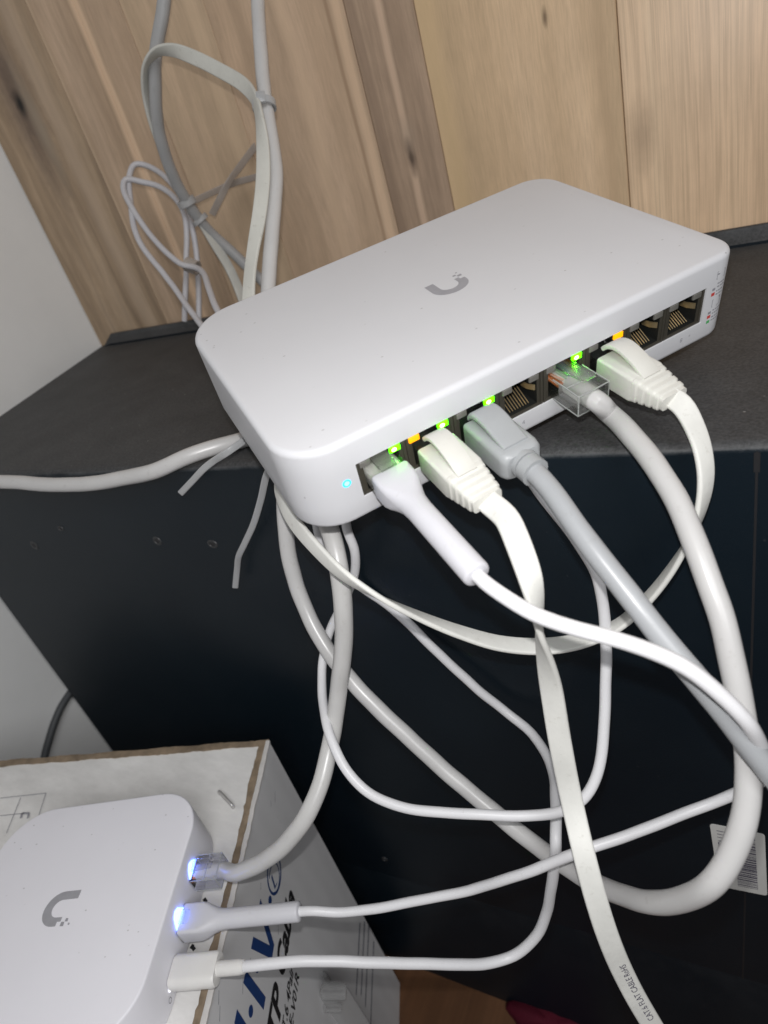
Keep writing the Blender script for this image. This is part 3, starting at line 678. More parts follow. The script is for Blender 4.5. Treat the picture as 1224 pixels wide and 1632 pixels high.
# outline drawing printed on the lid
mb = MB()
def lid_line(u0, v0, u1, v1, w=.22):
    a = hit(u0, v0, 2, -153.95); b = hit(u1, v1, 2, -153.95); d = (b - a).normalized(); n = Vector((-d.y, d.x, 0)) * w
    mb.add([a - n, b - n, b + n, a + n], [(0, 1, 2, 3)])
for L_ in ((0, 1272, 73, 1264), (73, 1264, 60, 1305), (33, 1271, 10, 1328), (0, 1300, 40, 1296)): lid_line(*L_)
for L_ in ((35, 1296, 46, 1296), (46, 1296, 44, 1304), (35, 1296, 33, 1304)): lid_line(*L_, w=.6)
build('printed_outline', mb, M['inkgrey'], carton, smooth=False)
mb = MB()
for L_ in ((325, 1432, 329, 1438), (306, 1508, 310, 1514), (304, 1512, 308, 1505), (310, 1492, 314, 1498)): lid_line(*L_, w=.7)
build('printed_marks', mb, M['ink'], carton, smooth=False)
# the side print, reading from the front corner towards the back
def side_text(body, a0, hbase, size, mat, shear=.25, bold=.0, sx=1.0):
    tb = text_mb(body, size, 4, shear, bold, sx=sx); tb.xf(lambda v: side_T((a0 - v.x, hbase - v.y, .18))); return build('lettering', tb, mat, carton, smooth=False)
side_text('UTP', 126, 64.0, 17, M['ink'], .3, .6, 1.05)
side_text('Cable', 87.0, 62.0, 16, M['ink'], .3, .6, 1.0)
side_text('CAT.6 4Pair', 113, 72.5, 7.6, M['ink'], .25, .16, .92)
side_text('LE-V01R', 103, 80.0, 7.6, M['ink'], .25, .16, .95)
mb = MB()
def stroke(a0, h0, a1, h1, w):
    d = Vector((a1 - a0, h1 - h0)).normalized() * w / 2; p = Vector((w / 2, 0))
    mb.add([side_T((a0 - w / 2, h0, .18)), side_T((a0 + w / 2, h0, .18)), side_T((a1 + w / 2, h1, .18)), side_T((a1 - w / 2, h1, .18))], [(0, 1, 2, 3)])
stroke(101.0, 23.0, 101.9, 46.1, 4.8)
stroke(87.5, 24.0, 82.0, 46.2, 4.8); stroke(71.0, 24.0, 80.5, 46.2, 4.4)
stroke(115.5, 22.0, 118.5, 46.0, 4.8); stroke(128, 22.0, 120, 46.0, 4.4)
for a_, h_, r_ in ((109.2, 34.3, 2.2), (93.5, 33.0, 2.0), (64.5, 34.0, 2.0)):
    mb.add([side_T((a_ + x, h_ + y, .2)) for x, y in disc(r_, 16)], [tuple(range(16))])
def ring(a_, h_, rx, ry, w, a_from=0, a_to=360):
    n_ = 40; vs = []; fs = []
    for k in range(n_ + 1):
        t = math.radians(a_from + (a_to - a_from) * k / n_); c_, s_ = math.cos(t), math.sin(t)
        vs += [side_T((a_ + rx * c_, h_ + ry * s_, .18)), side_T((a_ + (rx - w) * c_, h_ + (ry - w) * s_, .18))]
        if k: fs.append((2 * k - 2, 2 * k - 1, 2 * k + 1, 2 * k))
    mb.add(vs, fs)
ring(52.0, 33.5, 9.6, 8.6, 1.3); ring(53.5, 34.5, 7.0, 6.4, .8, 20, 300)
stroke(54.5, 31.0, 57.0, 37.0, 1.6); stroke(57.2, 37.0, 54.0, 38.2, 1.6)
build('blue_brand_print', mb, M['inkblue'], carton, smooth=False)
mb = MB()
for h_, a0, a1 in ((172, 8, 120), (182, 2, 120), (192, 0, 120), (205, 4, 120)):
    mb.add([side_T((a0, h_, .18)), side_T((a1, h_, .18)), side_T((a1, h_ + 1.6, .18)), side_T((a0, h_ + 1.6, .18))], [(0, 1, 2, 3)])
build('printed_rule', mb, M['inkline'], carton, smooth=False)
mb = MB(); rnd = random.Random(9)
for k in range(9):                                              # scuffs
    a_, h_ = rnd.uniform(5, 130), rnd.uniform(4, 50); d = rnd.uniform(2, 6)
    mb.add([side_T((a_, h_, .15)), side_T((a_ + d, h_ + d * .5, .15)), side_T((a_ + d + .2, h_ + d * .5 + .6, .15)), side_T((a_ + .1, h_ + .4, .15))], [(0, 1, 2, 3)])
build('scuff_marks', mb, M['inkgrey'], carton, smooth=False)['kind'] = 'stuff'

# ================================================================== GATEWAY
RG = Matrix.Rotation(0.38857147, 3, 'Z'); TG = Vector((-243.05, 48.18, -154.37 + .55)); GS, GH = 97.98 / 2, 24.24
gw = thing('gateway', 'small square white gateway with a grey mark lying on the carton', 'network gateway', TG, RG)
def G(p): return RG @ Vector(p) + TG
mb = MB(); rings = []
def grg(inset, z):
    x = GS - inset; r = 21.0 - inset; o_ = []
    for cx_, cy_, a0 in ((x - r, x - r, 0), (-x + r, x - r, 90), (-x + r, -x + r, 180), (x - r, -x + r, 270)):
        for k in range(13):
            a = math.radians(a0 + 7.5 * k); o_.append(Vector((cx_ + r * math.cos(a), cy_ + r * math.sin(a), z)))
    return o_
for ins, z in ((1.8, 0.0), (.6, .5), (.25, 1.2), (0, GH - .9), (.12, GH - .4), (.45, GH - .1), (.9, GH)): rings.append(grg(ins, z))
mb.loft(rings); build('body', mb, M['gshell'], gw, world=False, angle=50)
logo('printed_logo', gw, lambda p: (p[1] , -p[0], GH + .05))
def g_disc(name, y, z, r, mat, r_in=0):
    mb = MB()
    if r_in: 
        mb.add([Vector((GS + .05, y + a, z + b)) for a, b in disc(r)] + [Vector((GS + .05, y + a, z + b)) for a, b in disc(r_in)], [(k, (k + 1) % 20, 20 + (k + 1) % 20, 20 + k) for k in range(20)])
    else: mb.loft([[Vector((GS - .2, y + a, z + b)) for a, b in disc(r)], [Vector((GS + .06, y + a, z + b)) for a, b in disc(r)]])
    return build(name, mb, mat, gw, world=False)
g_disc('status_light', -25.3, 6.2, .6, glow('led_white', (.9, .92, 1.0), 2.0)); g_disc('printed_ring', -27.8, 4.2, 1.1, M['inkgrey'], .8)
GP = [(16.3, 11.9), (-3.1, 11.9)]
for (y, z), gz in zip(GP, (0.0, -1.5)):
    mb = MB()                                                   # a socket set flush in the side, its notch glowing
    q = [(y - 4.9, z - 3.0 + gz), (y + 4.9, z - 3.0 + gz), (y + 4.9, z + 2.6 + gz), (y - 4.9, z + 2.6 + gz)]
    mb.add([(GS + .05, a, b) for a, b in q], [(0, 1, 2, 3)]); pj = build('port_jack', mb, M['jackdark'], gw, smooth=False, world=False)
    mb = MB(); q = [(y - 4.4, z + 2.6 + gz), (y + 4.4, z + 2.6 + gz), (y + 2.2, z + 5.6), (y + .3, z + 6.6), (y - .3, z + 6.6), (y - 2.2, z + 5.6)]
    mb.loft([[Vector((GS - .2, a, b)) for a, b in q], [Vector((GS + .5, a, b)) for a, b in q]]); build('indicator', mb, M['ledviolet'], pj, smooth=False, world=False)

# ================================================================== PLUGS
def frame(o, a, w, h): return lambda p: o + a * p[0] + w * p[1] + h * p[2]
SA, SWd, SH = RSW @ Vector((0, -1, 0)), RSW @ Vector((1, 0, 0)), RSW @ Vector((0, 0, 1))
def port_T(i, dz=-1.5): return frame(S((port_x(i), -SWD, ZM + dz)), SA, SWd, SH)
def port_ext(i, L, dz=-1.5): return S((port_x(i), -SWD - L, ZM + dz))
GA, GWd, GHh = RG @ Vector((1, 0, 0)), RG @ Vector((0, 1, 0)), Vector((0, 0, 1))
def secs(mb, specs, n=4, mi=0):
    """specs: (a, width, height, corner radius, height offset)"""
    mb.loft([[Vector((a, x, y + dz)) for x, y in rrect(w, h, r, n)] for a, w, h, r, dz in specs], mi=mi); return mb
def clear_nose(root, T, a0=-9.0, a1=1.4, mat=None):
    mb = MB(); secs(mb, [(a0, 11.4, 7.6, .4, 0), (a1, 11.6, 7.8, .5, 0)], 2); mb.xf(T); return build('plug', mb, mat or M['clear'], root, smooth=False)
def flat_plug(root, T):
    clear_nose(root, T, a1=3.0)
    mb = MB(); secs(mb, [(2.2, 12.0, 8.2, .8, 0), (2.6, 12.6, 8.8, 1.0, 0), (16.5, 12.6, 8.8, 1.1, 0), (17.4, 12.2, 8.4, 1.2, 0)]); mb.xf(T); bt = build('boot', mb, M['cream'], root)
    mb = MB(); sp = []
    for k in range(4):
        a = 17.2 + k * 2.6; f = k / 4; w, h = 12.4 - 2.6 * f, 8.4 - 3.2 * f
        sp += [(a, w - 1.0, h - 1.0, 1.2, 0), (a + .35, w, h, 1.4, 0), (a + 1.6, w - .3, h - .3, 1.4, 0), (a + 1.95, w - 1.2, h - 1.1, 1.2, 0)]
    sp += [(28.2, 9.2, 4.6, 1.2, 0)]; secs(mb, sp); mb.xf(T); build('strain_relief', mb, M['cream'], root)
    # arched guard over the latch
    mb = MB(); arc = [(.9, 5.6), (2.2, 6.9), (4.4, 7.9), (7.5, 8.1), (11, 7.2), (14.5, 5.9), (17.5, 4.2), (19, 3.6)]
    arc = spline([(a, 0, h) for a, h in arc], 1.0, 1); rg = []
    for i, p in enumerate(arc):
        q0, q1 = arc[max(0, i - 1)], arc[min(len(arc) - 1, i + 1)]; d = Vector((q1[0] - q0[0], q1[2] - q0[2])).normalized(); nrm = Vector((-d.y, d.x))
        wd = 6.4 - 1.1 * max(0, (1 - p[0] / 5)) * 0
        rg.append([Vector((p[0] + nrm.x * y, x, p[2] + nrm.y * y)) for x, y in rrect(wd, 1.5, .45, 2)])
    mb.loft(rg); mb.xf(T); build('latch_guard', mb, M['cream'], root)
    mb = MB(); secs(mb, [(9.2, .6, .6, .2, 4.3), (10, 2.4, 1.8, .8, 4.4), (13, 3.2, 2.2, .9, 4.5), (16.2, 2.4, 1.8, .8, 4.5)], 3); mb.xf(T); build('latch', mb, M['cream'], root)

# ---- cream flat cable straight down from port 2
def flat_cable(label, port, pts, width=6.7, text=None, extra=None):
    T = port_T(port); root = thing('flat_network_cable', label, 'network cable', port_ext(port, 20), None, 'network cables plugged into the switch')
    flat_plug(root, T)
    mb, fr = ribbon(pts, width, 1.75); jk = build('jacket', mb, M['creamflat'], root, angle=50)
    if text:
        body, s0, size, yoff = text; tb = text_mb(body, size, 2, .0, .0, sx=.92)
        # run the print up along the jacket
        def place(v):
            s_ = s0 - v.x; k = min(range(len(fr)), key=lambda i: abs(fr[i][4] - s_)); p, t, wd, nd, sk = fr[k]
            view = (CAM - p).normalized()
            if nd.dot(view) < 0: nd = -nd
            left = nd.cross(t)                                   # letters stand towards the photo's left
            left = -left if left.dot(RW @ Vector((-1, 0, 0))) < 0 else left
            return p + t * (s_ - sk) + left * (v.y + yoff) + nd * .95
        tb.xf(place); build('lettering', tb, M['inkviolet'], jk, smooth=False)
    return root
def W4(u, v, d, ph): p = P(u, v, d); return (p.x, p.y, p.z, ph)
def X4(p, ph): return (p.x, p.y, p.z, ph)
flat_cable('flat cream cable with dark lettering, hanging straight down from the switch', 1, [
    X4(port_ext(1, 26), 0), X4(port_ext(1, 30), 0), W4(806, 823, 172, 5), W4(825, 864, 167, 8), W4(845, 920, 164, 28), W4(856, 966, 167, 62), W4(861, 1004, 171, 90),
    W4(869, 1046, 178, 122), W4(879, 1100, 186, 155), W4(892, 1180, 194, 172), W4(912, 1280, 201, 177), W4(938, 1390, 196, 179), W4(968, 1490, 199, 180), W4(1004, 1572, 208, 180), W4(1052, 1655, 216, 180)],
    text=('CAT.6 FLAT CABLE RoHS', 197, 2.9, -1.7))
# ---- cream flat cable from port 6: loops round under the switch and up the back
under_f = [over(452, 752, 12), over(470, 715, 12), over(495, 670, 12), over(515, 620, 10)]
flat_cable('flat cream cable looping from the sixth port back under the switch front corner', 5, [
    X4(port_ext(5, 26), 0), X4(port_ext(5, 31), 8), W4(1098, 662, 189, 25), W4(1118, 710, 186, 42), W4(1125, 765, 186, 55), W4(1110, 835, 192, 80), W4(1080, 892, 200, 104), W4(1036, 950, 208, 116), W4(986, 996, 214, 122),
    W4(930, 1020, 216, 140), W4(870, 1030, 217, 148), W4(800, 1026, 218, 142), W4(735, 1008, 216, 128), W4(672, 984, 212, 112), W4(610, 955, 207, 92), W4(550, 918, 208, 66), W4(500, 870, 216, 54), W4(465, 826, 226, 50), W4(447, 785, 236, 62),
    *[X4(p, 50) for p in under_f]], width=6.2)

# ---- round cables
def cable(name, label, group='network cables plugged into the switch', cat='network cable', at=None):
    return thing(name, label, cat, at, None, group)
def clear_plug(root, T, out=13.0, wire=True, mat=None, jr=3.2):
    mat = mat or M['clear']
    mb = MB(); secs(mb, [(-8.5, 11.4, 7.4, .4, 0), (out - .5, 11.6, 7.4, .5, 0), (out, 11.0, 6.8, .5, 0)], 2); mb.xf(T); pl = build('plug', mb, mat, root, smooth=False)
    mb = MB()
    for pts_ in ([(out - .3, 5.7, 3.6), (out - .3, -5.7, 3.6)], [(out - .3, 5.7, -3.6), (out - .3, -5.7, -3.6)], [(out - .3, 5.7, 3.6), (out - .3, 5.7, -3.6)], [(out - .3, -5.7, 3.6), (out - .3, -5.7, -3.6)],
                 [(1, 5.65, 3.6), (out - .3, 5.7, 3.6)], [(1, -5.65, 3.6), (out - .3, -5.7, 3.6)], [(1, 5.65, -3.6), (out - .3, 5.7, -3.6)], [(1, -5.65, -3.6), (out - .3, -5.7, -3.6)], [(out * .55, -5.65, 3.6), (out * .55, 5.65, 3.6)]):
        tube([T(p_) for p_ in pts_], .2, 6, 3.0, 0, mb)
    build('painted_edge', mb, M['edge'], pl)  # added grey lines imitate the light along the clear plug's edges
    mb = MB(); secs(mb, [(-8, 5.4, .9, .3, 4.6), (0, 5.6, .9, .3, 5.6), (out - 2, 5.0, .8, .3, 6.6)], 2); mb.xf(T); build('latch', mb, mat, root, smooth=False)
    if wire:
        for k, mm_ in enumerate(('orange', 'wirewhite', 'wirewhite', 'wiregreen', 'wirewhite', 'wireblue', 'wirewhite', 'orange')):
            mb, _ = tube([T((-7.5, -3.55 + k * 1.016, 1.2)), T((-2.0, -3.4 + k * .97, 1.4)), T((3.0, -2.0 + k * .57, .6))], .46, 6, 1.5, 0); build('wire', mb, M[mm_], pl)
# thick white cable from port 5
T5 = port_T(4); r5 = cable('thick_network_cable', 'thick white cable from a clear plug in the switch, hanging in the biggest loop', at=port_ext(4, 10))
clear_plug(r5, T5, 13.2)
loop5 = [port_ext(4, 2.5), port_ext(4, 9), port_ext(4, 15), P(968, 656, 205), P(1008, 695, 193), P(1052, 752, 183), P(1090, 822, 176), P(1120, 900, 171), P(1146, 975, 168.5), P(1168, 1060, 167.5), P(1184, 1140, 167.5), P(1193, 1210, 167), P(1192, 1280, 166.5),
         P(1174, 1346, 167), P(1136, 1404, 170), P(1084, 1434, 182), P(1024, 1436, 198), P(950, 1409, 222), P(880, 1366, 240), P(810, 1312, 252), P(720, 1238, 259), P(640, 1165, 262), P(565, 1090, 266), P(513, 1022, 271), P(480, 955, 272), P(461, 890, 268), P(455, 830, 264), P(454, 790, 264), over(462, 748, 6), over(482, 705, 5), over(505, 660, 5), over(525, 610, 5)]
mb, _ = tube(loop5, lambda f: 3.25, 16); build('jacket', mb, M['thick'], r5)
# grey cable from port 3
T3 = port_T(2); r3 = cable('thick_network_cable', 'grey cable with a grey booted plug in the switch, running off to the right', at=port_ext(2, 15))
clear_nose(r3, T3, a1=2.0)
mb = MB(); secs(mb, [(1.5, 12.4, 8.6, 1.0, 0), (2.0, 13.0, 9.2, 1.4, 0), (19.5, 13.2, 9.6, 2.2, 0), (21.4, 12.6, 9.0, 2.6, 0), (22.2, 11.0, 7.8, 2.6, 0)], 5); mb.xf(T3); build('boot', mb, M['greyboot'], r3)
mb = MB(); arc = spline([(a, 0, h) for a, h in ((0.9, 5.2), (2.0, 6.6), (4.4, 7.4), (9, 7.1), (14, 5.6), (19, 4.2))], 1.0, 1)
mb.loft([[Vector((p[0], x, p[2] + y)) for x, y in rrect(8.4, 2.4, .9, 3)] for p in arc]); mb.xf(T3); build('latch_guard', mb, M['greyboot'], r3)
mb, _ = tube([T3((21, 0, 0)), T3((23.6, 0, 0))], 4.4, 16, .8, 0); tube([T3((23.4, 0, 0)), T3((24.2, 0, 0))], 3.7, 16, .4, 0, mb); tube([T3((24.0, 0, 0)), T3((27.5, 0, 0))], 4.3, 16, .8, 0, mb); mb2 = mb; build('strain_relief', mb2, M['greyboot'], r3)
path3 = [port_ext(2, 22), port_ext(2, 26.5), P(874, 777, 178), P(915, 832, 172), P(965, 900, 166.5), P(1015, 964, 162), P(1070, 1034, 159), P(1130, 1108, 157), P(1190, 1182, 157.5), P(1245, 1250, 159), P(1300, 1320, 163), P(1340, 1400, 170)]
mb, _ = tube(path3, 3.05, 16); build('jacket', mb, M['grey'], r3)
# slim white cable: port 1 to the gateway's middle socket
T1 = port_T(0); r1 = cable('slim_network_cable', 'slim white cable with long white boots joining the first switch port to the gateway', at=port_ext(0, 20))
def slim_boot(T, L, sh=0.0):
    clear_nose(r1, T, a1=4.4 - sh)
    mb = MB(); secs(mb, [(-6, 9.6, 3.6, .5, -.6), (3.6 - sh, 9.8, 4.6, .6, -.4)], 2); mb.xf(T); build('wire_core', mb, M['wirewhite'], r1, smooth=False)
    mb = MB(); sp = [(3.4 - sh, 11.4, 8.0, .9, 0), (4.0 - sh, 12.0, 8.6, 1.1, 0), (9.0, 12.0, 8.6, 1.5, 0), (11.2, 11.2, 8.4, 2.2, 0), (13.8, 9.4, 8.0, 3.2, 0), (16.5, 8.0, 7.7, 3.8, 0), (20, 7.5, 7.5, 3.74, 0), (L - 1.0, 7.5, 7.5, 3.74, 0), (L - .4, 7.2, 7.2, 3.58, 0), (L, 6.2, 6.2, 3.08, 0)]
    secs(mb, sp, 5); mb.xf(T); build('boot', mb, M['boot'], r1, angle=60)
    mb = MB(); secs(mb, [(-4, 5.6, .9, .3, 4.8), (2, 5.6, 1.2, .4, 5.0), (4.0, 5.0, .9, .3, 4.6)], 2); mb.xf(T); build('latch', mb, M['clear'], r1, smooth=False)
slim_boot(T1, 47.5)
def gport_T(k, dz=-.3): return frame(G((GS, GP[k][0], GP[k][1] + dz)), GA, GWd, GHh)
TG2 = gport_T(1, -1.9); slim_boot(TG2, 50.0, 2.8)
pathA = [port_ext(0, 46), port_ext(0, 50), P(800, 948, 156.5), P(850, 978, 153), P(910, 998, 150.5), P(970, 1016, 148.5), P(1035, 1038, 147.5), P(1092, 1064, 147), P(1148, 1106, 147.5), P(1192, 1152, 150), P(1212, 1192, 160), P(1222, 1222, 178), P(1216, 1244, 198), P(1190, 1256, 212), P(1140, 1276, 219), P(1060, 1308, 221.5), P(980, 1339, 221.5), P(900, 1368, 224), P(820, 1396, 234), P(740, 1420, 248), P(660, 1438, 253), P(590, 1449, 256), P(535, 1454, 257), TG2((55, 0, -.3)), TG2((48.5, 0, 0))]
mb, _ = tube(pathA, 1.85, 14); build('jacket', mb, M['thin'], r1)
# pale grey thick cable: gateway's far socket up to the switch underside, out again to the left
TG1 = gport_T(0); rg_ = cable('thick_network_cable', 'pale grey thick cable rising from a clear gateway plug to under the switch corner', None, at=TG1((8, 0, 0)))
clear_plug(rg_, TG1, 12.5, True, M['cleargw'])
pathG = [TG1((1.5, 0, 0)), TG1((8, 0, 0)), TG1((13, 0, 0)), P(372, 1392, 273), P(410, 1378, 265), P(452, 1348, 256), P(488, 1300, 250), P(512, 1245, 252), P(528, 1180, 257), P(539, 1110, 254), P(546, 1040, 243), P(547, 970, 232), P(540, 905, 228), P(530, 855, 230), P(522, 830, 232), over(518, 770, 7), over(524, 728, 5), over(532, 690, 4), over(540, 650, 4)]
mb, _ = tube(pathG, 3.4, 16); build('jacket', mb, M['thickg'], rg_)
# white cable to the left, lying over the cabinet's front edge
rj = cable('thick_network_cable', 'thick white cable lying across the cabinet edge to the left of the switch', None, at=Vector((-230, 185, 4)))
pathJ = [over(470, 684, 4), hit(420, 694, 2, 3.6), hit(385, 702, 2, 3.6), hit(345, 712, 2, 4.2), over(300, 727, 5), over(252, 748, 7), over(200, 762, 9), over(130, 772, 12), over(60, 771, 13), over(0, 768, 13), over(-60, 770, 13), over(-130, 790, 13)]
mb, _ = tube(pathJ, 3.45, 16); build('jacket', mb, M['thick'], rj)
# USB-C power cord
TU = frame(G((GS, -19.8, 7.2)), GA, GWd, GHh); ru = cable('power_cord', 'white cord with a flat USB plug in the gateway, curving up under the switch', None, 'power cord', at=TU((10, 0, 0)))
mb = MB(); secs(mb, [(.2, 11.6, 6.2, 2.6, 0), (.8, 12.4, 7.0, 3.2, 0), (17.8, 12.4, 7.0, 3.2, 0), (18.8, 11.4, 6.2, 2.9, 0)], 6); mb.xf(TU); build('plug', mb, M['usb'], ru)
mb, _ = tube([TU((18.2, 0, 0)), TU((24, 0, 0)), TU((29.5, 0, 0))], lambda f: 2.75 if f < .9 else 2.5, 14, .8, 0); build('strain_relief', mb, M['usb'], ru)
pathH = [TU((28, 0, 0)), TU((34, 0, 0)), P(424, 1537, 248), P(480, 1532, 248), P(545, 1531, 249), P(620, 1534, 251), P(700, 1537, 254), P(770, 1537, 258), P(818, 1523, 260), P(851, 1495, 257), P(872, 1450, 250), P(882, 1395, 238), P(886, 1340, 232), P(885, 1275, 246), P(877, 1215, 268), P(850, 1172, 282), P(810, 1138, 289), P(760, 1098, 288), P(715, 1056, 287), P(672, 1014, 286), P(625, 970, 286), P(575, 935, 284), P(545, 915, 278), P(524, 888, 268), P(510, 858, 262), P(505, 835, 262), over(503, 775, 8), over(506, 728, 4), over(514, 690, 3)]
mb, _ = tube(pathH, 2.05, 14); build('jacket', mb, M['thin'], ru)
# thin cord in a U between the switch underside and the grey cable
ri = cable('thin_cord', 'thin white cord hanging in a U below the switch, rising behind the grey cable', None, 'cord', at=P(700, 1290, 235))
pathI = [over(580, 680, 3), over(566, 725, 3), over(556, 770, 8), P(552, 842, 254), P(563, 872, 256), P(566, 905, 263), P(558, 938, 270), P(540, 975, 276), P(524, 1012, 279), P(514, 1060, 276), P(513, 1110, 266), P(523, 1165, 251), P(545, 1215, 245), P(580, 1258, 242), P(630, 1283, 238), P(700, 1294, 234), P(770, 1299, 230), P(840, 1300, 227), P(895, 1294, 224), P(930, 1275, 222), P(951, 1240, 221), P(960, 1190, 220), P(964, 1120, 219), P(965, 1040, 217), P(962, 970, 213), P(952, 915, 206), P(925, 868, 203), P(890, 822, 204), P(858, 782, 207), P(838, 752, 210)]
mb, _ = tube(pathI, 1.85, 14); build('jacket', mb, M['thin'], ri)

# ================================================================== BEHIND THE SWITCH
rm = cable('thick_network_cable', 'thick white cable rising straight up in front of the boards behind the switch', 'cables rising behind the switch', at=P(430, 400, 290))
mb, _ = tube([Vector((-205, 262, 12)), P(428, 520, 282), P(428, 460, 284), P(431, 400, 288), P(437, 330, 292), P(440, 275, 295), P(434, 225, 298), P(424, 170, 301), P(416, 90, 306), P(411, 0, 311), P(407, -80, 316)], 3.25, 16); build('jacket', mb, M['thick'], rm)
rl = cable('thick_network_cable', 'grey cable bending down from the top left to a tie beside the thin loops', 'cables rising behind the switch', at=P(300, 330, 390))
mb, _ = tube([P(440, 470, 432), P(416, 446, 430), P(394, 425, 428), P(368, 400, 425), P(340, 374, 418), P(314, 345, 406), P(290, 308, 392), P(268, 262, 376), P(253, 205, 360), P(248, 150, 346), P(248, 90, 334), P(257, 30, 325), P(264, -20, 320), P(272, -80, 314)], 3.3, 16); build('jacket', mb, M['greydim'], rl)
rn = cable('flat_network_cable', 'flat cream cable looped over the grey cable and hanging down behind the switch', 'cables rising behind the switch', at=P(400, 400, 290))
mb, _ = ribbon([W4(394, 540, 276, 30), W4(396, 478, 280, 38), W4(398, 440, 281, 45), W4(404, 395, 283, 40), W4(413, 345, 284, 20), W4(419, 290, 286, 15), W4(419, 235, 289, 30), W4(413, 185, 293, 60), W4(406, 158, 297, 55), W4(388, 135, 303, 10), W4(350, 112, 310, 0), W4(310, 92, 315, 5), W4(275, 80, 320, 30), W4(248, 84, 326, 55), W4(233, 106, 334, 62), W4(232, 140, 344, 55), W4(240, 185, 356, 60), W4(256, 235, 371, 70), W4(276, 278, 385, 75), W4(298, 318, 396, 60), W4(322, 355, 410, 40), W4(346, 395, 420, 30), W4(366, 428, 428, 30), W4(384, 470, 432, 30), W4(400, 520, 436, 30)], 6.4, 1.7); build('jacket', mb, M['creamshade'], rn, angle=50)
ro = cable('thin_cord', 'thin white cord gathered in two small loops beside the switch back left corner', None, 'cord', at=P(300, 425, 400))
mb, _ = tube([P(372, 540, 330), P(345, 492, 348), P(333, 462, 362), P(326, 437, 378), P(312, 427, 392), P(290, 422, 398), P(262, 400, 402), P(234, 366, 405), P(210, 330, 406), P(197, 302, 407), P(199, 285, 408), P(220, 289, 409), P(252, 297, 409), P(276, 312, 408), P(292, 335, 408), P(298, 370, 412), P(297, 420, 416), P(295, 470, 422), P(294, 512, 428)], 1.75, 12); build('jacket', mb, M['thinshade'], ro)
mb, _ = tube([P(345, 545, 352), P(322, 520, 366), P(300, 490, 380), P(262, 437, 396), P(228, 395, 403), P(213, 360, 406), P(208, 320, 409), P(206, 280, 411), P(214, 261, 413), P(234, 264, 414), P(262, 281, 414), P(286, 310, 412), P(302, 345, 414), P(311, 390, 418), P(316, 440, 422), P(317, 512, 428)], 1.75, 12); build('jacket', mb, M['thinshade'], ro)

# cable ties
def tie_ring(name, label, p, t, ra, rb, w, mat, tail=None, group='cable ties', head=True):
    root = thing(name, label, 'cable tie', p, None, group)
    t = t.normalized(); view = (CAM - p).normalized(); u = t.cross(view).normalized(); b = u.cross(t).normalized(); rg = []
    mb = MB(); n_ = 22
    prof = [(-w / 2, 0), (w / 2, 0), (w / 2, .9), (-w / 2, .9)]
    for k in range(n_):
        a = 2 * math.pi * k / n_; d = u * (ra * math.cos(a)) + b * (rb * math.sin(a)); nd = d.normalized()
        rg.append([p + d + t * x + nd * y for x, y in prof])
    rg.append(rg[0]); mb.loft(rg, False, False); build('band', mb, mat, root, angle=50)
    if not head: return root
    mb = MB(); c = p + u * ra * .2 + b * (rb + 1.2); mb.box((0, 0, 0), (w * 1.5, w * 1.3, 2.6), bev=.5); mb.xf(lambda v: c + t * v.x + u * v.y + b * v.z); build('head', mb, mat, root)
    return root
pt = P(421, 168, 300); tie_ring('cable_tie', 'milky cable tie around the thick white cable high behind the switch', pt, P(424, 190, 300) - P(418, 146, 300), 4.6, 4.6, 3.2, M['tie'])
tie_ring('cable_tie', 'grey tie binding the grey cable and flat cable against the boards', P(298, 322, 398), P(306, 336, 400) - P(290, 308, 394), 4.6, 4.2, 4.0, M['greydim'], head=False)
tie_ring('cable_tie', 'lower grey tie on the grey cable just right of the thin loops', P(319, 350, 409), P(327, 360, 411) - P(311, 340, 407), 4.4, 4.0, 3.0, M['greydim'], head=False)
tie_ring('cable_tie', 'brownish tie wrapped around the crossing thin loops beside the switch', P(306, 424, 404), P(326, 432, 404) - P(288, 416, 404), 3.4, 5, 7.0, M['tiebrown'], head=False)
def tail(name, label, pts, w, mat, group='cable tie tails'):
    mb, _ = ribbon(pts, w, 1.15, 1.2, 1); o = build(name, mb, mat, angle=50); return tag(o, label, 'cable tie', group)
tail('cable_tie_tail', 'short grey cable tie tail pointing left from under the switch', [X4(over(402, 693, 13), 10), X4(over(385, 705, 13), 10), X4(over(362, 721, 12), 15), X4(over(340, 735, 11), 20), X4(over(326, 746, 11), 0), X4(over(308, 765, 10), 0), X4(over(288, 786, 9), 0)], 2.8, M['tie'])
tail('cable_tie_tail', 'longer grey cable tie tail hanging down below the switch left side', [X4(over(434, 738, 14), 10), X4(over(424, 760, 12), 10), X4(over(416, 795, 10), 10), X4(over(404, 835, 9), 5), X4(over(390, 866, 8), 0), X4(over(380, 888, 7), 15), X4(over(378, 905, 6), 10), X4(over(375, 936, 6), 0)], 2.8, M['tie'])
tail('cable_tie_tail', 'smoky brown tie tail slanting up to the right behind the thick white cable', [W4(424, 215, 424, 10), W4(408, 232, 420, 10), W4(385, 262, 412, 20), W4(366, 288, 408, 40), W4(352, 314, 410, 10), W4(338, 342, 416, 10)], 4.2, M['tiebrown'])
tail('cable_tie_tail', 'smoky brown tie tail running nearly level behind the flat cream cable', [W4(440, 272, 424, 10), W4(408, 282, 420, 10), W4(372, 292, 416, 15), W4(340, 306, 412, 20), W4(306, 322, 405, 15)], 3.8, M['tiebrown'])
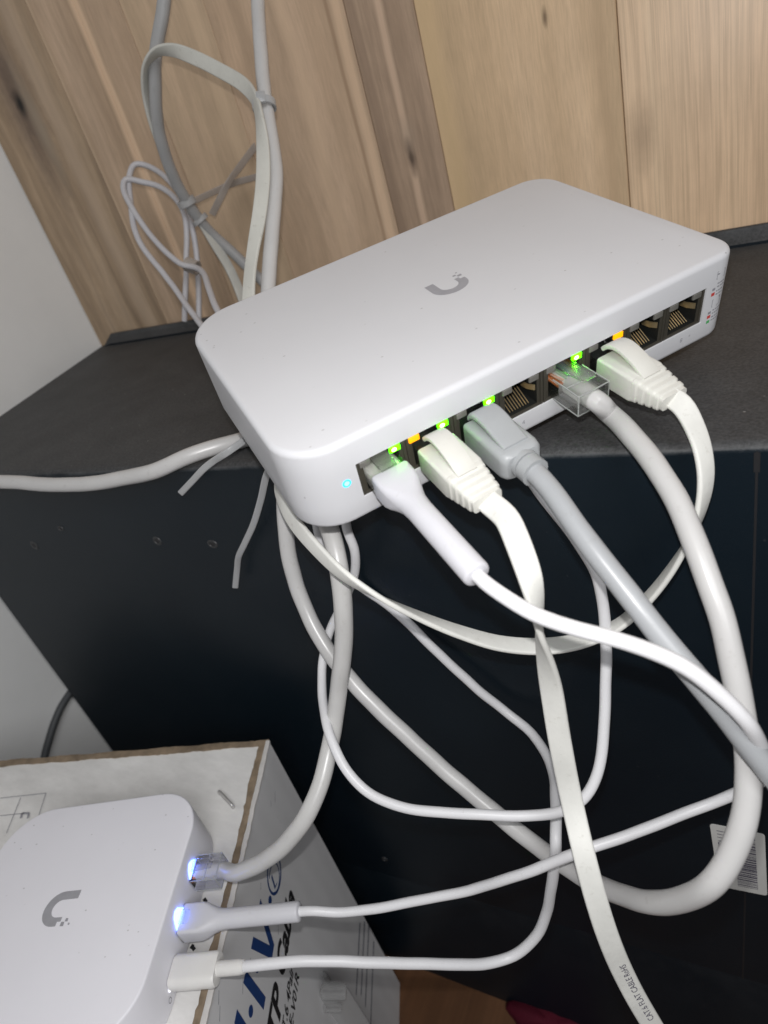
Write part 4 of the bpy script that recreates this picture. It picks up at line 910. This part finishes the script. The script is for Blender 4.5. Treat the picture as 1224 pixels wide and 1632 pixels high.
# dark cord down the white side wall
mb, _ = tube([Vector((-498, 200, -40)), hit(150, 1062, 0, -498), hit(112, 1105, 0, -498), hit(90, 1142, 0, -498), hit(77, 1182, 0, -498), hit(68, 1220, 0, -498), hit(60, 1275, 0, -498)], 3.1, 12)
tag(build('wall_cord', mb, M['darkcord']), 'dark grey cord running down the white wall behind the carton', 'cord')

# ================================================================== ON THE FLOOR
pc = thing('plastic_clip', 'frosted see-through plastic piece standing in front of the printed carton side', 'plastic piece', Vector((-150, 92, FLOOR)))
def tower(name, u, v0, d, w, dep, mat, top=None):
    t = P(u, v0, d); mb = MB()
    rg = []
    for z, k in ((FLOOR, 1), (t.z - 5, 1), (t.z - 2, .92), (t.z - .5, .7), (t.z, .35)):
        rg.append([Vector((t.x, t.y, z)) + RW @ Vector((1, 0, 0)) * x * k + Vector((.48, -.87, 0)) * 0 + Vector((0.3, 0.95, 0)) * y * k for x, y in rrect(w, dep, 3.0, 4)])
    mb.loft(rg); return build(name, mb, mat, pc, angle=50)
tower('clip_arm', 492, 1558, 350, 12, 11, M['frost']); tower('clip_arm', 524, 1574, 344, 11, 10, M['frost'])
c = P(532, 1580, 336); mb = MB(); mb.box((0, 0, 0), (13, 7, 6), bev=1.2); mb.xf(lambda v: c + RW @ Vector((v.x, -v.z, v.y))); build('clip_head', mb, M['frost'], pc)
c = P(512, 1606, 345); mb = MB(); mb.box((0, 0, 0), (22, 4, 4), bev=1.0); mb.xf(lambda v: c + RW @ Vector((v.x, -v.z, v.y))); build('clip_bar', mb, M['frost'], pc)
mb = MB(); ctr = hit(882, 1646, 2, FLOOR); rg = []
for k, (s_, z) in enumerate(((1, 0), (.97, 4), (.85, 8), (.55, 10.5), (.2, 11.5))):
    rg.append([ctr + Vector(((30 + 4 * math.sin(3 * a_) + 3 * math.sin(7 * a_)) * s_ * math.cos(a_), (20 + 4 * math.sin(5 * a_ + 1)) * s_ * math.sin(a_), z + (1.2 * math.sin(6 * a_ + k) if k else 0.1))) for a_ in [2 * math.pi * j / 48 for j in range(48)]])
mb.loft(rg); tag(build('cloth', mb, M['redcloth']), 'dark red cloth lying on the brown floor at the cabinet foot', 'cloth')
